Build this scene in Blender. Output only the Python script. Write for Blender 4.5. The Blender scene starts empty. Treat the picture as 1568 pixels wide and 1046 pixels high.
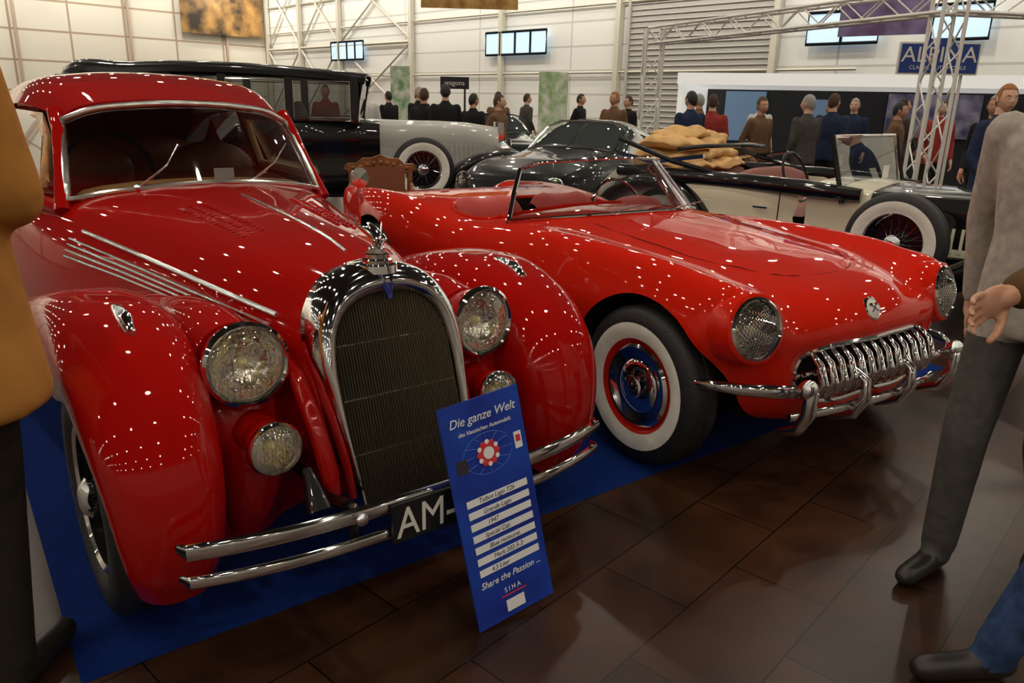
import bpy, bmesh, math, random
import numpy as np
from mathutils import Vector, Matrix
random.seed(4)
sc=bpy.context.scene
pi=math.pi
# ------------------------------------------------------------------ materials
def mat(name,col,rough=.5,metal=0.,coat=0.,spec=.5,emit=None,es=0.,noise=0.,nscale=20.,bump=0.,bscale=60.,trans=0.,sheen=0.,col2=None):
    m=bpy.data.materials.new(name);m.use_nodes=True
    nt=m.node_tree;b=nt.nodes['Principled BSDF']
    def s(k,v):
        if k in b.inputs:b.inputs[k].default_value=v
    s('Base Color',(*col,1));s('Roughness',rough);s('Metallic',metal);s('Coat Weight',coat);s('Coat Roughness',.02)
    s('Specular IOR Level',spec);s('Transmission Weight',trans);s('Sheen Weight',sheen)
    if emit:s('Emission Color',(*emit,1));s('Emission Strength',es)
    if noise or col2 or bump:
        tc=nt.nodes.new('ShaderNodeTexCoord')
    if noise or col2:
        n=nt.nodes.new('ShaderNodeTexNoise');n.inputs['Scale'].default_value=nscale;n.inputs['Detail'].default_value=4
        nt.links.new(tc.outputs['Object'],n.inputs['Vector'])
        r=nt.nodes.new('ShaderNodeValToRGB')
        c2=col2 if col2 else tuple(min(1,c*(1+noise)) for c in col)
        c1=col if col2 else tuple(c*(1-noise) for c in col)
        r.color_ramp.elements[0].color=(*c1,1);r.color_ramp.elements[1].color=(*c2,1)
        r.color_ramp.elements[0].position=.35;r.color_ramp.elements[1].position=.65
        nt.links.new(n.outputs['Fac'],r.inputs['Fac']);nt.links.new(r.outputs['Color'],b.inputs['Base Color'])
    if bump:
        n2=nt.nodes.new('ShaderNodeTexNoise');n2.inputs['Scale'].default_value=bscale
        nt.links.new(tc.outputs['Object'],n2.inputs['Vector'])
        bp=nt.nodes.new('ShaderNodeBump');bp.inputs['Strength'].default_value=bump;bp.inputs['Distance'].default_value=.01
        nt.links.new(n2.outputs['Fac'],bp.inputs['Height']);nt.links.new(bp.outputs['Normal'],b.inputs['Normal'])
    return m
def thin_glass(name,tint=(.8,.85,.85),fac=.12):
    m=bpy.data.materials.new(name);m.use_nodes=True;nt=m.node_tree
    for n in list(nt.nodes):nt.nodes.remove(n)
    o=nt.nodes.new('ShaderNodeOutputMaterial');mx=nt.nodes.new('ShaderNodeMixShader')
    t=nt.nodes.new('ShaderNodeBsdfTransparent');g=nt.nodes.new('ShaderNodeBsdfGlossy')
    fr=nt.nodes.new('ShaderNodeLayerWeight');fr.inputs['Blend'].default_value=.35
    mp=nt.nodes.new('ShaderNodeMapRange');mp.inputs['To Min'].default_value=fac;mp.inputs['To Max'].default_value=.9
    t.inputs['Color'].default_value=(*tint,1);g.inputs['Roughness'].default_value=.02
    nt.links.new(fr.outputs['Facing'],mp.inputs['Value']);nt.links.new(mp.outputs['Result'],mx.inputs['Fac'])
    nt.links.new(t.outputs[0],mx.inputs[1]);nt.links.new(g.outputs[0],mx.inputs[2]);nt.links.new(mx.outputs[0],o.inputs['Surface'])
    return m
M_RED=mat('red_lacquer',(.36,.003,.0015),rough=.7,coat=1,spec=.03)
M_RED2=mat('bright_red_lacquer',(.60,.014,.003),rough=.7,coat=1,spec=.03)
M_CHR=mat('chrome',(.90,.90,.90),rough=.05,metal=1)
M_TRIM=mat('bright_trim',(.90,.89,.87),rough=.18,metal=.95)
M_CHRD=mat('satin_metal',(.44,.40,.33),rough=.33,metal=1)
M_BLK=mat('black_lacquer',(.004,.004,.005),rough=.3,coat=1,spec=.2)
M_DARK=mat('dark_void',(.006,.006,.007),rough=.8,spec=.2)
M_RUB=mat('tyre_rubber',(.012,.012,.013),rough=.55,bump=.3,bscale=120)
M_WW=mat('whitewall',(.84,.82,.74),rough=.5,noise=.05)
M_CREAM=mat('cream_lacquer',(.78,.74,.56),rough=.4,coat=.8,spec=.2)
M_SILV=mat('silver_grey_paint',(.46,.46,.44),rough=.4,metal=.1,coat=.5)
M_TANL=mat('tan_canvas',(.68,.42,.17),rough=.85,noise=.2,nscale=7,bump=.5,bscale=20)
M_LEA=mat('red_leather',(.42,.02,.012),rough=.45,bump=.2)
M_BROWN=mat('brown_leather',(.20,.07,.03),rough=.5,bump=.2)
M_WOOD=mat('carved_wood',(.20,.075,.02),rough=.4,noise=.4,nscale=14,bump=.5)
M_WHITE=mat('white_paint',(.75,.74,.70),rough=.6)
M_GLASS=thin_glass('window_glass')
M_GLD=thin_glass('dark_windscreen_glass',(.66,.67,.65),.08)
M_LENS=thin_glass('lamp_lens_glass',(.98,.97,.94),.12)
M_REFL=mat('lamp_reflector',(1.,.97,.90),rough=.14,metal=1,bump=1.,bscale=30)
M_BULB=mat('lamp_bulb',(.95,.85,.45),rough=.2)
M_BLUE=mat('enamel_blue',(.01,.02,.25),rough=.25,coat=1)
# ------------------------------------------------------------------ mesh tools
def hermite(P,n):
    P=np.asarray(P,float);m=len(P)
    d=np.linalg.norm(np.diff(P,axis=0),axis=-1).reshape(m-1,-1).mean(1)+1e-6
    T=np.zeros_like(P)
    s=[(P[i+1]-P[i])/d[i] for i in range(m-1)]
    T[0]=s[0];T[-1]=s[-1]
    for i in range(1,m-1):
        T[i]=(s[i-1]*d[i]+s[i]*d[i-1])/(d[i]+d[i-1])
    out=[]
    for i in range(m-1):
        for k in range(n):
            u=k/n
            out.append((2*u**3-3*u**2+1)*P[i]+(u**3-2*u**2+u)*d[i]*T[i]+(-2*u**3+3*u**2)*P[i+1]+(u**3-u**2)*d[i]*T[i+1])
    out.append(P[-1]);return np.array(out)
def surf(ctrl,nu,nv):
    A=hermite(ctrl,nu);return hermite(A.swapaxes(0,1),nv).swapaxes(0,1)
def at(A,fu,fv):
    U,V=A.shape[0]-1,A.shape[1]-1
    x=min(max(fu,0),1)*U;y=min(max(fv,0),1)*V
    i=min(int(x),U-1);j=min(int(y),V-1);a=x-i;b=y-j
    return A[i,j]*(1-a)*(1-b)+A[i+1,j]*a*(1-b)+A[i,j+1]*(1-a)*b+A[i+1,j+1]*a*b
def ring_full(A):
    B=A[:,-2:0:-1].copy();B[...,0]*=-1
    return np.concatenate([A,B],axis=1)
def open_full(A):
    B=A[:,-2::-1].copy();B[...,0]*=-1
    return np.concatenate([A,B],axis=1)
class MB:
    def __init__(s):s.v=[];s.f=[];s.m=[]
    def add(s,v,f,mi=0,M=None):
        o=len(s.v)
        for p in v:
            p=Vector(p);s.v.append(M@p if M else p)
        for k,q in enumerate(f):
            s.f.append([a+o for a in q]);s.m.append(mi[k] if isinstance(mi,list) else mi)
        return s
    def grid(s,A,mi=0,closed=False,cap0=False,cap1=False,M=None):
        U,V=A.shape[:2];f=[]
        for i in range(U-1):
            for j in range(V if closed else V-1):
                k=(j+1)%V
                f.append((i*V+j,i*V+k,(i+1)*V+k,(i+1)*V+j))
        if cap0:f.append(tuple(range(V-1,-1,-1)))
        if cap1:f.append(tuple((U-1)*V+j for j in range(V)))
        return s.add(A.reshape(-1,3),f,mi,M)
    def tube(s,pts,r,mi=0,n=8,closed=False,M=None,flat=1.):
        pts=[Vector(p) for p in pts];N=len(pts);rs=r if isinstance(r,(list,tuple)) else [r]*N
        v=[];f=[];up=None
        for i,p in enumerate(pts):
            if closed:t=(pts[(i+1)%N]-pts[i-1])
            else:t=pts[min(i+1,N-1)]-pts[max(i-1,0)]
            t=t.normalized() if t.length>1e-9 else Vector((0,0,1))
            if up is None:
                up=Vector((0,0,1)) if abs(t.z)<.9 else Vector((0,1,0))
            up=(up-t*up.dot(t)).normalized();sd=t.cross(up)
            for k in range(n):
                a=2*pi*k/n;v.append(p+(sd*math.cos(a)*flat+up*math.sin(a))*rs[i])
        L=N if closed else N-1
        for i in range(L):
            j=(i+1)%N
            for k in range(n):
                l=(k+1)%n;f.append((i*n+k,i*n+l,j*n+l,j*n+k))
        if not closed:
            f.append(tuple(range(n-1,-1,-1)));f.append(tuple((N-1)*n+k for k in range(n)))
        return s.add(v,f,mi,M)
    def lathe(s,prof,mi=0,M=None,n=40):
        v=[];f=[];ml=[];L=len(prof)
        for (r,a) in prof:
            for k in range(n):
                t=2*pi*k/n;v.append((max(r,1e-4)*math.cos(t),max(r,1e-4)*math.sin(t),a))
        for i in range(L-1):
            for k in range(n):
                l=(k+1)%n;f.append((i*n+k,i*n+l,(i+1)*n+l,(i+1)*n+k));ml.append(mi[i] if isinstance(mi,list) else mi)
        return s.add(v,f,ml,M)
    def box(s,c,d,mi=0,M=None):
        x,y,z=[q/2 for q in d]
        v=[(c[0]+a*x,c[1]+b*y,c[2]+e*z) for a in(-1,1) for b in(-1,1) for e in(-1,1)]
        f=[(0,1,3,2),(4,6,7,5),(0,4,5,1),(2,3,7,6),(0,2,6,4),(1,5,7,3)]
        return s.add(v,f,mi,M)
    def ell(s,c,d,mi=0,M=None,n=16,m=10,fn=None):
        v=[];f=[]
        for i in range(m+1):
            a=-pi/2+pi*i/m
            for k in range(n):
                t=2*pi*k/n;p=(c[0]+d[0]*math.cos(a)*math.cos(t),c[1]+d[1]*math.cos(a)*math.sin(t),c[2]+d[2]*math.sin(a))
                v.append(fn(p,a,t) if fn else p)
        for i in range(m):
            for k in range(n):
                l=(k+1)%n;f.append((i*n+k,i*n+l,(i+1)*n+l,(i+1)*n+k))
        return s.add(v,f,mi,M)
    def obj(s,name,mats,parent=None,smooth=True,sharp=42,weld=False):
        me=bpy.data.meshes.new(name);me.from_pydata([tuple(p) for p in s.v],[],s.f)
        for q in mats:me.materials.append(q)
        me.polygons.foreach_set('material_index',s.m)
        bm=bmesh.new();bm.from_mesh(me)
        if weld:bmesh.ops.remove_doubles(bm,verts=bm.verts,dist=1e-4)
        bmesh.ops.recalc_face_normals(bm,faces=bm.faces);bm.to_mesh(me);bm.free()
        me.polygons.foreach_set('use_smooth',[smooth]*len(me.polygons))
        if smooth:me.set_sharp_from_angle(angle=math.radians(sharp))
        me.update()
        o=bpy.data.objects.new(name,me);bpy.context.collection.objects.link(o)
        if parent:o.parent=parent
        return o
def empty(name,loc=(0,0,0),rz=0,M=None):
    e=bpy.data.objects.new(name,None);bpy.context.collection.objects.link(e);e.empty_display_size=.1
    if M:e.matrix_world=M
    else:e.location=loc;e.rotation_euler=(0,0,math.radians(rz))
    return e
def apply_mods(o,sharp=40):
    bpy.context.view_layer.update()
    dg=bpy.context.evaluated_depsgraph_get();me=bpy.data.meshes.new_from_object(o.evaluated_get(dg))
    o.modifiers.clear();o.data=me
    if sharp:
        me.polygons.foreach_set('use_smooth',[True]*len(me.polygons));me.set_sharp_from_angle(angle=math.radians(sharp))
def boolean(o,cutters):
    for c in cutters:
        m=o.modifiers.new('b','BOOLEAN');m.operation='DIFFERENCE';m.solver='EXACT';m.object=c
        apply_mods(o,38)
        bpy.data.objects.remove(c)
def AX(loc,d):
    d=Vector(d).normalized();q=Vector((0,0,1)).rotation_difference(d)
    return Matrix.Translation(loc)@q.to_matrix().to_4x4()
def text(body,size,M,material,parent,name,align='LEFT',ext=.0008,shear=0,sx=1):
    c=bpy.data.curves.new(name,'FONT');c.body=body;c.size=size;c.extrude=ext;c.align_x=align;c.shear=shear
    o=bpy.data.objects.new(name,c);bpy.context.collection.objects.link(o);c.materials.append(material)
    if parent:o.parent=parent
    o.matrix_local=M@Matrix.Diagonal((sx,1,1,1));return o
def wheel(parent,loc,side,R=.345,w=.17,ww=True,style='cap',rimcol=None,name='wheel',wo=.84,wi=.61):
    b=MB();M=Matrix.Translation(loc)@Matrix.Rotation(side*pi/2,4,'Y')
    i0=wi if ww else .66
    pr=[(i0*R,-.40*w),(wo*R*.86,-.5*w),(wo*R,-.5*w),(.93*R,-.45*w),(.985*R,-.34*w),(R,-.2*w),(R,-.06*w),(.988*R,-.05*w),(.988*R,.05*w),(R,.06*w),(R,.2*w),(.985*R,.34*w),(.93*R,.45*w),(wo*R,.5*w),(wo*R*.86,.5*w),(i0*R,.40*w)]
    W=1 if ww else 0
    b.lathe(pr,[W,W]+[0]*11+[W,W],M,64)
    if style=='cap':
        b.lathe([(i0*R,.40*w),(.60*R,.43*w),(.57*R,.40*w),(.53*R,.25*w),(.5*R,.2*w)],[2,2,2,2],M,64)
        b.lathe([(.53*R,.22*w),(.53*R,.38*w),(.49*R,.44*w),(.45*R,.43*w),(.36*R,.36*w),(.34*R,.36*w),(.31*R,.42*w),(.2*R,.50*w),(.15*R,.52*w),(.14*R,.58*w),(.1*R,.62*w),(0,.64*w)],3,M,64)
    else:
        b.lathe([(i0*R,.40*w),(.60*R,.44*w),(.57*R,.38*w),(.56*R,.1*w),(.56*R,-.3*w)],[3,3,2,2],M,48)
        b.lathe([(.13*R,-.2*w),(.13*R,.35*w),(.17*R,.45*w),(.12*R,.58*w),(.05*R,.62*w),(0,.62*w)],3,M,24)
        b.lathe([(.0,-.25*w),(.55*R,-.25*w)],2,M,24)
        for k in range(32):
            a=2*pi*k/32;a2=a+(.35 if k%2 else -.35);zz=.3*w if k%2 else -.1*w
            b.tube([(.13*R*math.cos(a2),.13*R*math.sin(a2),zz),(.57*R*math.cos(a),.57*R*math.sin(a),.05*w)],.0022,4,5,M=M)
    return b.obj(name,[M_RUB,M_WW,rimcol or M_BLK,M_CHR,M_CHR],parent)
def headlamp(parent,c,R,d=(0,-1,0),name='headlamp',depth=.10,guard=False,bucket=M_RED):
    b=MB();M=AX(c,d)
    b.lathe([(0,-depth*1.5),(R*.5,-depth*1.35),(R*.85,-depth*.9),(R*1.05,-depth*.25),(R*1.1,0)],0,M)
    b.lathe([(R*1.1,-.004),(R*1.16,.004),(R*1.15,.016),(R*1.06,.024),(R*1.0,.018),(R*.99,.0)],1,M)
    dd_=min(.085,depth*1.1)/.085
    b.lathe([(R,0),(R*.9,-.026*dd_),(R*.65,-.055*dd_),(R*.3,-.074*dd_),(0,-.08*dd_)],2,M)
    b.lathe([(R*1.0,.012),(R*.85,.024),(R*.6,.034),(R*.3,.040),(0,.042)],3,M)
    b.ell((0,0,-.03*dd_),(.014,.014,.028*dd_),4,M)
    for k in range(-6,7):
        x=k*R/7;h=math.sqrt(max(R*R*.92-x*x,0));pts=[]
        for q in range(7):
            y=-h+2*h*q/6;rr=(x*x+y*y)/(R*R);pts.append((x,y,.040-.029*rr))
        b.tube(pts,.0012,3,4,M=M)
    if guard:
        for k in range(-7,8):
            for dd in (1,-1):
                x=k*R/6.0;pts=[]
                for q in range(-6,7):
                    y=q*R/6.2;xx=x*.7+dd*y*.5
                    if xx*xx+y*y<R*R:pts.append((xx,y,.054-.04*(xx*xx+y*y)/(R*R)))
                if len(pts)>1:b.tube(pts,.0025,1,5,M=M)
    return b.obj(name,[bucket,M_CHR,M_REFL,M_LENS,M_BULB],parent)

# ================================================================== CAMERA
cam=bpy.data.objects.new('camera',bpy.data.cameras.new('camera'));bpy.context.collection.objects.link(cam)
cam.data.lens=27;cam.data.sensor_width=36;cam.data.clip_end=200
cam.matrix_world=Matrix.Translation((0,0,1.45))@Matrix.Rotation(math.radians(90-17.07),4,'X')@Matrix.Rotation(math.radians(1.5),4,'Z')
sc.camera=cam
sc.view_settings.view_transform='Standard';sc.view_settings.look='None';sc.view_settings.exposure=.18

# ================================================================== RED SALOON
T=empty('classic_red_saloon_car',(-.255,2.06,0),38.6)
LN=.22
def lean(z):return LN*(z-.33)/.65
tb=[(.10,[(0,.36),(.14,.36),(.19,.42),(.222,.57),(.236,.70),(.230,.80),(.195,.885),(.11,.95),(0,.965)]),
(.6,[(0,.32),(.24,.32),(.30,.42),(.33,.6),(.345,.74),(.335,.84),(.28,.935),(.15,1.0),(0,1.022)]),
(1.2,[(0,.3),(.38,.3),(.44,.42),(.47,.6),(.48,.76),(.46,.88),(.39,.98),(.21,1.045),(0,1.07)]),
(1.7,[(0,.28),(.53,.28),(.60,.42),(.63,.6),(.63,.78),(.58,.92),(.50,1.01),(.28,1.075),(0,1.095)]),
(2.3,[(0,.28),(.62,.28),(.70,.42),(.74,.6),(.74,.8),(.70,.95),(.62,1.03),(.35,1.07),(0,1.08)]),
(3.2,[(0,.28),(.64,.28),(.72,.42),(.78,.6),(.78,.8),(.74,.95),(.66,1.03),(.35,1.06),(0,1.06)]),
(4.2,[(0,.3),(.5,.3),(.6,.42),(.66,.6),(.66,.78),(.62,.9),(.54,.98),(.3,1.02),(0,1.03)]),
(4.9,[(0,.36),(.3,.36),(.4,.42),(.46,.5),(.46,.58),(.43,.64),(.36,.68),(.2,.71),(0,.72)])]
ctl=np.array([[(x,y,z) for (x,z) in r] for (y,r) in tb])
ctl[0,:,1]+=np.array([lean(z) for z in ctl[0,:,2]])
TA=surf(ctl,10,5)
b=MB();b.grid(ring_full(TA),0,True,True,True);b.obj('hood_and_body',[M_RED],T)
rf=np.array([
[(.49,2.10,1.355),(.43,2.06,1.40),(.25,2.01,1.43),(0,1.98,1.44)],
[(.55,2.4,1.395),(.48,2.38,1.475),(.28,2.36,1.52),(0,2.35,1.535)],
[(.59,3.0,1.39),(.51,3.0,1.49),(.30,3.0,1.545),(0,3.0,1.56)],
[(.58,3.6,1.33),(.5,3.6,1.43),(.28,3.6,1.49),(0,3.6,1.505)],
[(.55,4.1,1.15),(.46,4.1,1.25),(.26,4.1,1.32),(0,4.1,1.335)],
[(.5,4.5,.93),(.42,4.5,.99),(.25,4.5,1.03),(0,4.5,1.04)]])
RA=surf(rf,8,6);b=MB();b.grid(open_full(RA),0)
o=b.obj('roof',[M_RED],T);m=o.modifiers.new('s','SOLIDIFY');m.thickness=.02;apply_mods(o)
b=MB()
for s in (-1,1):
    b.tube([(s*.57,1.84,.99),(s*.54,1.95,1.14),(s*.515,2.05,1.30),(s*.505,2.14,1.38)],[.034,.028,.026,.03],0,10)
    b.tube([(s*.70,2.95,1.0),(s*.65,2.97,1.2),(s*.59,3.0,1.41)],.03,0,8)
    b.tube([(s*.57,1.86,1.0),(s*.66,2.1,1.03),(s*.70,2.6,1.035),(s*.71,3.2,1.03),(s*.66,3.9,1.0)],.03,0,8)
    q=np.array([[(s*.70,3.55,.98),(s*.65,3.55,1.2),(s*.58,3.55,1.36)],[(s*.66,3.9,.96),(s*.61,3.9,1.1),(s*.565,3.9,1.25)],[(s*.6,4.45,.9),(s*.56,4.45,.92),(s*.5,4.45,.95)]])
    b.grid(surf(q,5,5),0)
b.obj('pillars',[M_RED],T)
b=MB()
for s in (-1,1):
    b.add([(s*.635,1.93,1.05),(s*.70,2.93,1.05),(s*.60,2.97,1.38),(s*.54,2.2,1.37)],[(0,1,2,3)],0)
    b.add([(s*.71,2.98,1.05),(s*.70,3.55,1.02),(s*.59,3.55,1.34),(s*.60,3.02,1.38)],[(0,1,2,3)],0)
b.obj('side_glass',[M_GLASS],T)
bot=[(-.55,1.86,1.035),(-.44,1.80,1.06),(-.25,1.74,1.085),(0,1.71,1.10),(.25,1.74,1.085),(.44,1.80,1.06),(.55,1.86,1.035)]
top=[(-.495,2.09,1.345),(-.39,2.04,1.39),(-.22,1.99,1.415),(0,1.965,1.425),(.22,1.99,1.415),(.39,2.04,1.39),(.495,2.09,1.345)]
mid=[((a[0]+c[0])/2,(a[1]+c[1])/2-.01,(a[2]+c[2])/2) for a,c in zip(bot,top)]
WA=surf(np.array([bot,mid,top]),5,5)
b=MB();b.grid(WA,0);b.obj('windscreen_glass',[M_GLD],T)
b=MB();per=list(WA[0])+list(WA[1:-1,-1])+list(WA[-1,::-1])+list(WA[-2:0:-1,0])
b.tube([(p[0],p[1]-.012,p[2]) for p in per],.0115,1,8,closed=True)
for x0,x1 in ((-.30,-.13),(.16,.36)):
    b.tube([(x0,1.74,1.085),(x0+.02,1.73,1.10),((x0+x1)/2+.05,1.78,1.17),(x1+.04,1.86,1.25)],.004,1,6)
    b.ell((x0,1.74,1.085),(.016,.016,.014),0)
b.obj('windscreen_frame_and_wipers',[M_CHR,M_TRIM],T)
b=MB()
for s in (-1,1):
    b.tube([(s*.60,2.0,1.09),(s*.64,2.5,1.09),(s*.65,2.85,1.09),(s*.60,2.9,1.3),(s*.56,2.85,1.355),(s*.54,2.3,1.35),(s*.55,2.12,1.27)],.020,0,8,closed=True)
    b.ell((s*.32,2.75,1.08),(.24,.09,.14),1)
b.ell((0,3.6,1.10),(.52,.1,.14),1)
b.tube([(-.32+.19*math.cos(a),2.12+.06*math.sin(a),1.10+.19*math.sin(a)) for a in np.linspace(0,2*pi,28)[:-1]],.011,2,8,closed=True)
b.ell((0,1.92,1.05),(.5,.1,.05),0)
b.box((.10,1.86,1.12),(.09,.004,.05),3)
b.obj('interior',[mat('varnished_trim',(.60,.34,.15),.35,noise=.2),M_BROWN,M_DARK,M_WHITE],T)
inn=[(.178,.33),(.190,.48),(.196,.63),(.193,.745),(.172,.83),(.126,.885),(.065,.91),(0,.917)]
outl=[(.194,.33),(.210,.49),(.231,.66),(.239,.78),(.217,.875),(.16,.95),(.08,.985),(0,.998)]
pc=[]
for (a,c) in zip(inn,outl):
    f=lambda p,q,t:(p[0]*(1-t)+q[0]*t,p[1]*(1-t)+q[1]*t)
    L0=lean(a[1])
    p1=f(a,c,.02);p2=f(a,c,.35);p3=f(a,c,.8)
    pc.append([(a[0],L0+.03,a[1]),(p1[0],L0-.002,p1[1]),(p2[0],L0-.016,p2[1]),(p3[0],L0+.004,p3[1]),(c[0],L0+.04,c[1]),(c[0],L0+.13,c[1]-.004)])
SA=surf(np.array(pc),6,4)
b=MB();full=np.concatenate([SA,(SA[-2::-1]*np.array([-1,1,1]))],axis=0);b.grid(full,0)
cy=lean(.99)+.02
b.lathe([(.062,-.01),(.058,.012),(.045,.016),(.045,.026),(.037,.03),(.037,.042),(.028,.046),(.027,.058),(.015,.066),(0,.068)],0,Matrix.Translation((0,cy,.98)))
b.tube([(0,cy+.01,1.035),(0,cy-.02,1.065),(0,cy+.01,1.088),(0,cy+.05,1.105)],[.013,.02,.013,.004],0,8)
b.tube([(0,cy-.02,1.065),(0,cy-.035,1.075),(0,cy-.06,1.07)],[.010,.011,.003],0,8)
for s in(-1,1):b.tube([(s*.01,cy,1.07),(s*.025,cy+.02,1.09),(s*.045,cy+.05,1.105)],[.010,.012,.003],0,8,flat=.4)
b.obj('radiator_shell',[M_CHR],T)
IN=hermite(np.array([(x,0,z) for x,z in inn]),8)
b=MB();n=43
for k in range(n):
    x=-.188+.376*k/(n-1);zt=.33
    for i in range(len(IN)-1):
        if (IN[i][0]-abs(x))*(IN[i+1][0]-abs(x))<=0 and IN[i+1][2]>.63:zt=max(zt,IN[i+1][2])
    z0=.33+(abs(x)-.178)/.012*.15 if abs(x)>.179 else .33
    zt=max(zt,z0+.3);r=.0028
    b.add([(x-r,lean(z0)+.016,z0),(x,lean(z0)+.006,z0),(x+r,lean(z0)+.016,z0),(x-r,lean(zt)+.016,zt),(x,lean(zt)+.006,zt),(x+r,lean(zt)+.016,zt)],[(0,1,4,3),(1,2,5,4)],0)
for z in (.48,.63,.78):
    b.tube([(-.19,lean(z)+.016,z),(.19,lean(z)+.016,z)],.0018,0,6)
b.obj('radiator_slats',[M_CHRD],T,smooth=False)
b=MB();pts=[(p[0],lean(p[2])+.03,p[2]) for p in IN]+[(-p[0],lean(p[2])+.03,p[2]) for p in IN[-2::-1]]
b.add(pts,[tuple(range(len(pts)))],0);b.obj('radiator_core',[M_DARK],T,smooth=False)
b=MB();l1=lean(.975)-.022;l2=lean(.89)-.022
b.add([(-.032,l1+.01,.985),(.032,l1+.01,.985),(.005,l2+.01,.90),(-.005,l2+.01,.90),(-.032,l1,.985),(.032,l1,.985),(.005,l2,.90),(-.005,l2,.90)],[(4,5,6,7),(0,1,5,4),(0,4,7,3),(1,2,6,5)],0)
b.tube([(-.020,l1-.003,.98),(0,l2-.003,.915),(.020,l1-.003,.98)],.004,1,6)
b.obj('radiator_badge',[M_BLUE,M_CHR],T,smooth=False)
def fender(s):
    path=[(.14,.17),(.085,.27),(.06,.40),(.075,.54),(.145,.68),(.28,.80),(.47,.875),(.72,.885),(1.0,.84),(1.35,.73),(1.75,.58),(2.15,.44),(2.5,.36)]
    hws=[.105,.125,.138,.148,.160,.172,.182,.188,.185,.175,.16,.145,.13]
    P=np.array(path);T_=np.gradient(P,axis=0);T_/=np.linalg.norm(T_,axis=1)[:,None]
    ctrl=[]
    for i,(p,t) in enumerate(zip(P,T_)):
        n=np.array([t[1],-t[0]]);k=i/(len(P)-1)
        taper=max(0,(k-.55)/.45)
        xc=.655+.015*min(i,4)/4+.04*taper;hw=hws[i]
        dp=.16*(1-.3*taper);lo=.62 if i<6 else 1.
        row=[]
        for (fx,d) in ((.93,1.35*lo),(1.0,.9*lo),(.97,.45*lo),(.78,.12),(.40,.0),(-.05,-.01),(-.5,.06),(-.84,.35),(-1.0,.9),(-1.05,1.7)):
            q=p+n*d*dp
            row.append((s*(xc+hw*fx),q[0],q[1]))
        ctrl.append(row)
    A=surf(np.array(ctrl),6,4);b=MB();b.grid(A,0)
    o=b.obj('front_fender',[M_RED],T);m=o.modifiers.new('s','SOLIDIFY');m.thickness=.012;m.offset=0;apply_mods(o,60)
    path=[(3.0,.35),(3.1,.55),(3.35,.72),(3.7,.78),(4.05,.72),(4.4,.5),(4.6,.3)]
    P=np.array(path);T_=np.gradient(P,axis=0);T_/=np.linalg.norm(T_,axis=1)[:,None];ctrl=[]
    for i,(p,t) in enumerate(zip(P,T_)):
        n=np.array([t[1],-t[0]]);row=[]
        for (fx,d) in ((1.0,2.6),(1.05,1.2),(1,.4),(.6,.02),(0,0),(-.8,.3),(-1,1)):
            q=p+n*d*.14;row.append((s*(.70+.16*fx),q[0],q[1]))
        ctrl.append(row)
    b=MB();b.grid(surf(np.array(ctrl),5,4),0);b.obj('rear_fender',[M_RED],T)
    b=MB();b.box((s*.74,2.75,.30),(.26,1.1,.05),0);b.obj('running_board',[M_BLK],T)
    b=MB();b.tube([(s*.665,.37,.850),(s*.665,.42,.875),(s*.665,.50,.885),(s*.665,.58,.88)],[.014,.023,.019,.006],0,12)
    b.ell((s*.665,.368,.853),(.015,.010,.015),1);b.obj('fender_lamp',[M_CHR,M_LENS],T)
for s in(-1,1):
    fender(s)
    wheel(T,(s*.735,.50,.352),s,.35,.15,False,'wire')
    wheel(T,(s*.70,3.7,.352),s,.35,.15,False,'wire')
    headlamp(T,(s*.405,.27,.745),.106,(s*.03,-1,.05),depth=.13)
    headlamp(T,(s*.385,.15,.53),.068,(0,-1,.0),name='fog_lamp',depth=.08,bucket=M_RED)
cw=[(.40,.14),(.37,.24),(.33,.36),(.30,.48),(.31,.60),(.42,.70),(.56,.765),(.85,.79),(1.25,.76),(1.7,.70)]
ctrl=[]
for i,(r_,z_) in enumerate(cw):
    row=[]
    for x,dr,dz in ((.62,.16,-.05),(.54,.04,-.01),(.44,-.01,.015),(.34,0.0,.0),(.25,.07,-.03),(.15,.10,-.04),(0,.12,-.05)):
        row.append((x,r_+dr*(1 if i<7 else .3),z_+dz*(0 if i<5 else 1)))
    ctrl.append(row)
b=MB();b.grid(open_full(surf(np.array(ctrl),5,4)),0)
for s in (-1,1):
    b.tube([(s*.405,.385,.735),(s*.41,.52,.75),(s*.42,.75,.76),(s*.44,1.0,.77)],[.105,.108,.085,.02],0,20)
    b.tube([(s*.385,.26,.53),(s*.39,.32,.53),(s*.40,.40,.52)],[.06,.07,.06],0,18)
    b.tube([(s*.405,.47,.68),(s*.40,.40,.61),(s*.39,.355,.50),(s*.39,.335,.40),(s*.40,.34,.30),(s*.41,.36,.20)],[.07,.085,.10,.10,.08,.05],0,18)
    b.tube([(s*.275,.38,.74),(s*.262,.26,.68),(s*.252,.17,.56),(s*.238,.12,.42),(s*.225,.12,.32)],[.02,.026,.028,.028,.02],0,12)
b.obj('front_apron',[M_RED],T)
b=MB()
def bar(z,h):
    pts=[]
    for k in range(-12,13):
        x=.68*k/12;pts.append((x,-.115+.08*(abs(x)/.68)**3,z))
    pts=[(-.695,.0,z)]+pts+[(.695,.0,z)]
    b.tube(pts,[h*.6]+[h]*(len(pts)-2)+[h*.6],0,12,flat=.5)
bar(.402,.024);bar(.318,.018)
for s in(-1,1):
    b.tube([(s*.27,-.06,.41),(s*.27,.05,.38),(s*.25,.4,.36)],.018,1,8)
    b.tube([(s*.27,-.085,.42),(s*.27,-.085,.32)],.014,1,8)
    b.ell((s*.27,-.14,.404),(.018,.012,.018),0)
    b.tube([(s*.34,-.03,.40),(s*.34,.0,.44),(s*.34,.04,.50)],[.035,.028,.012],1,10)
b.obj('bumper',[M_CHR,M_BLK],T)
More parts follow.
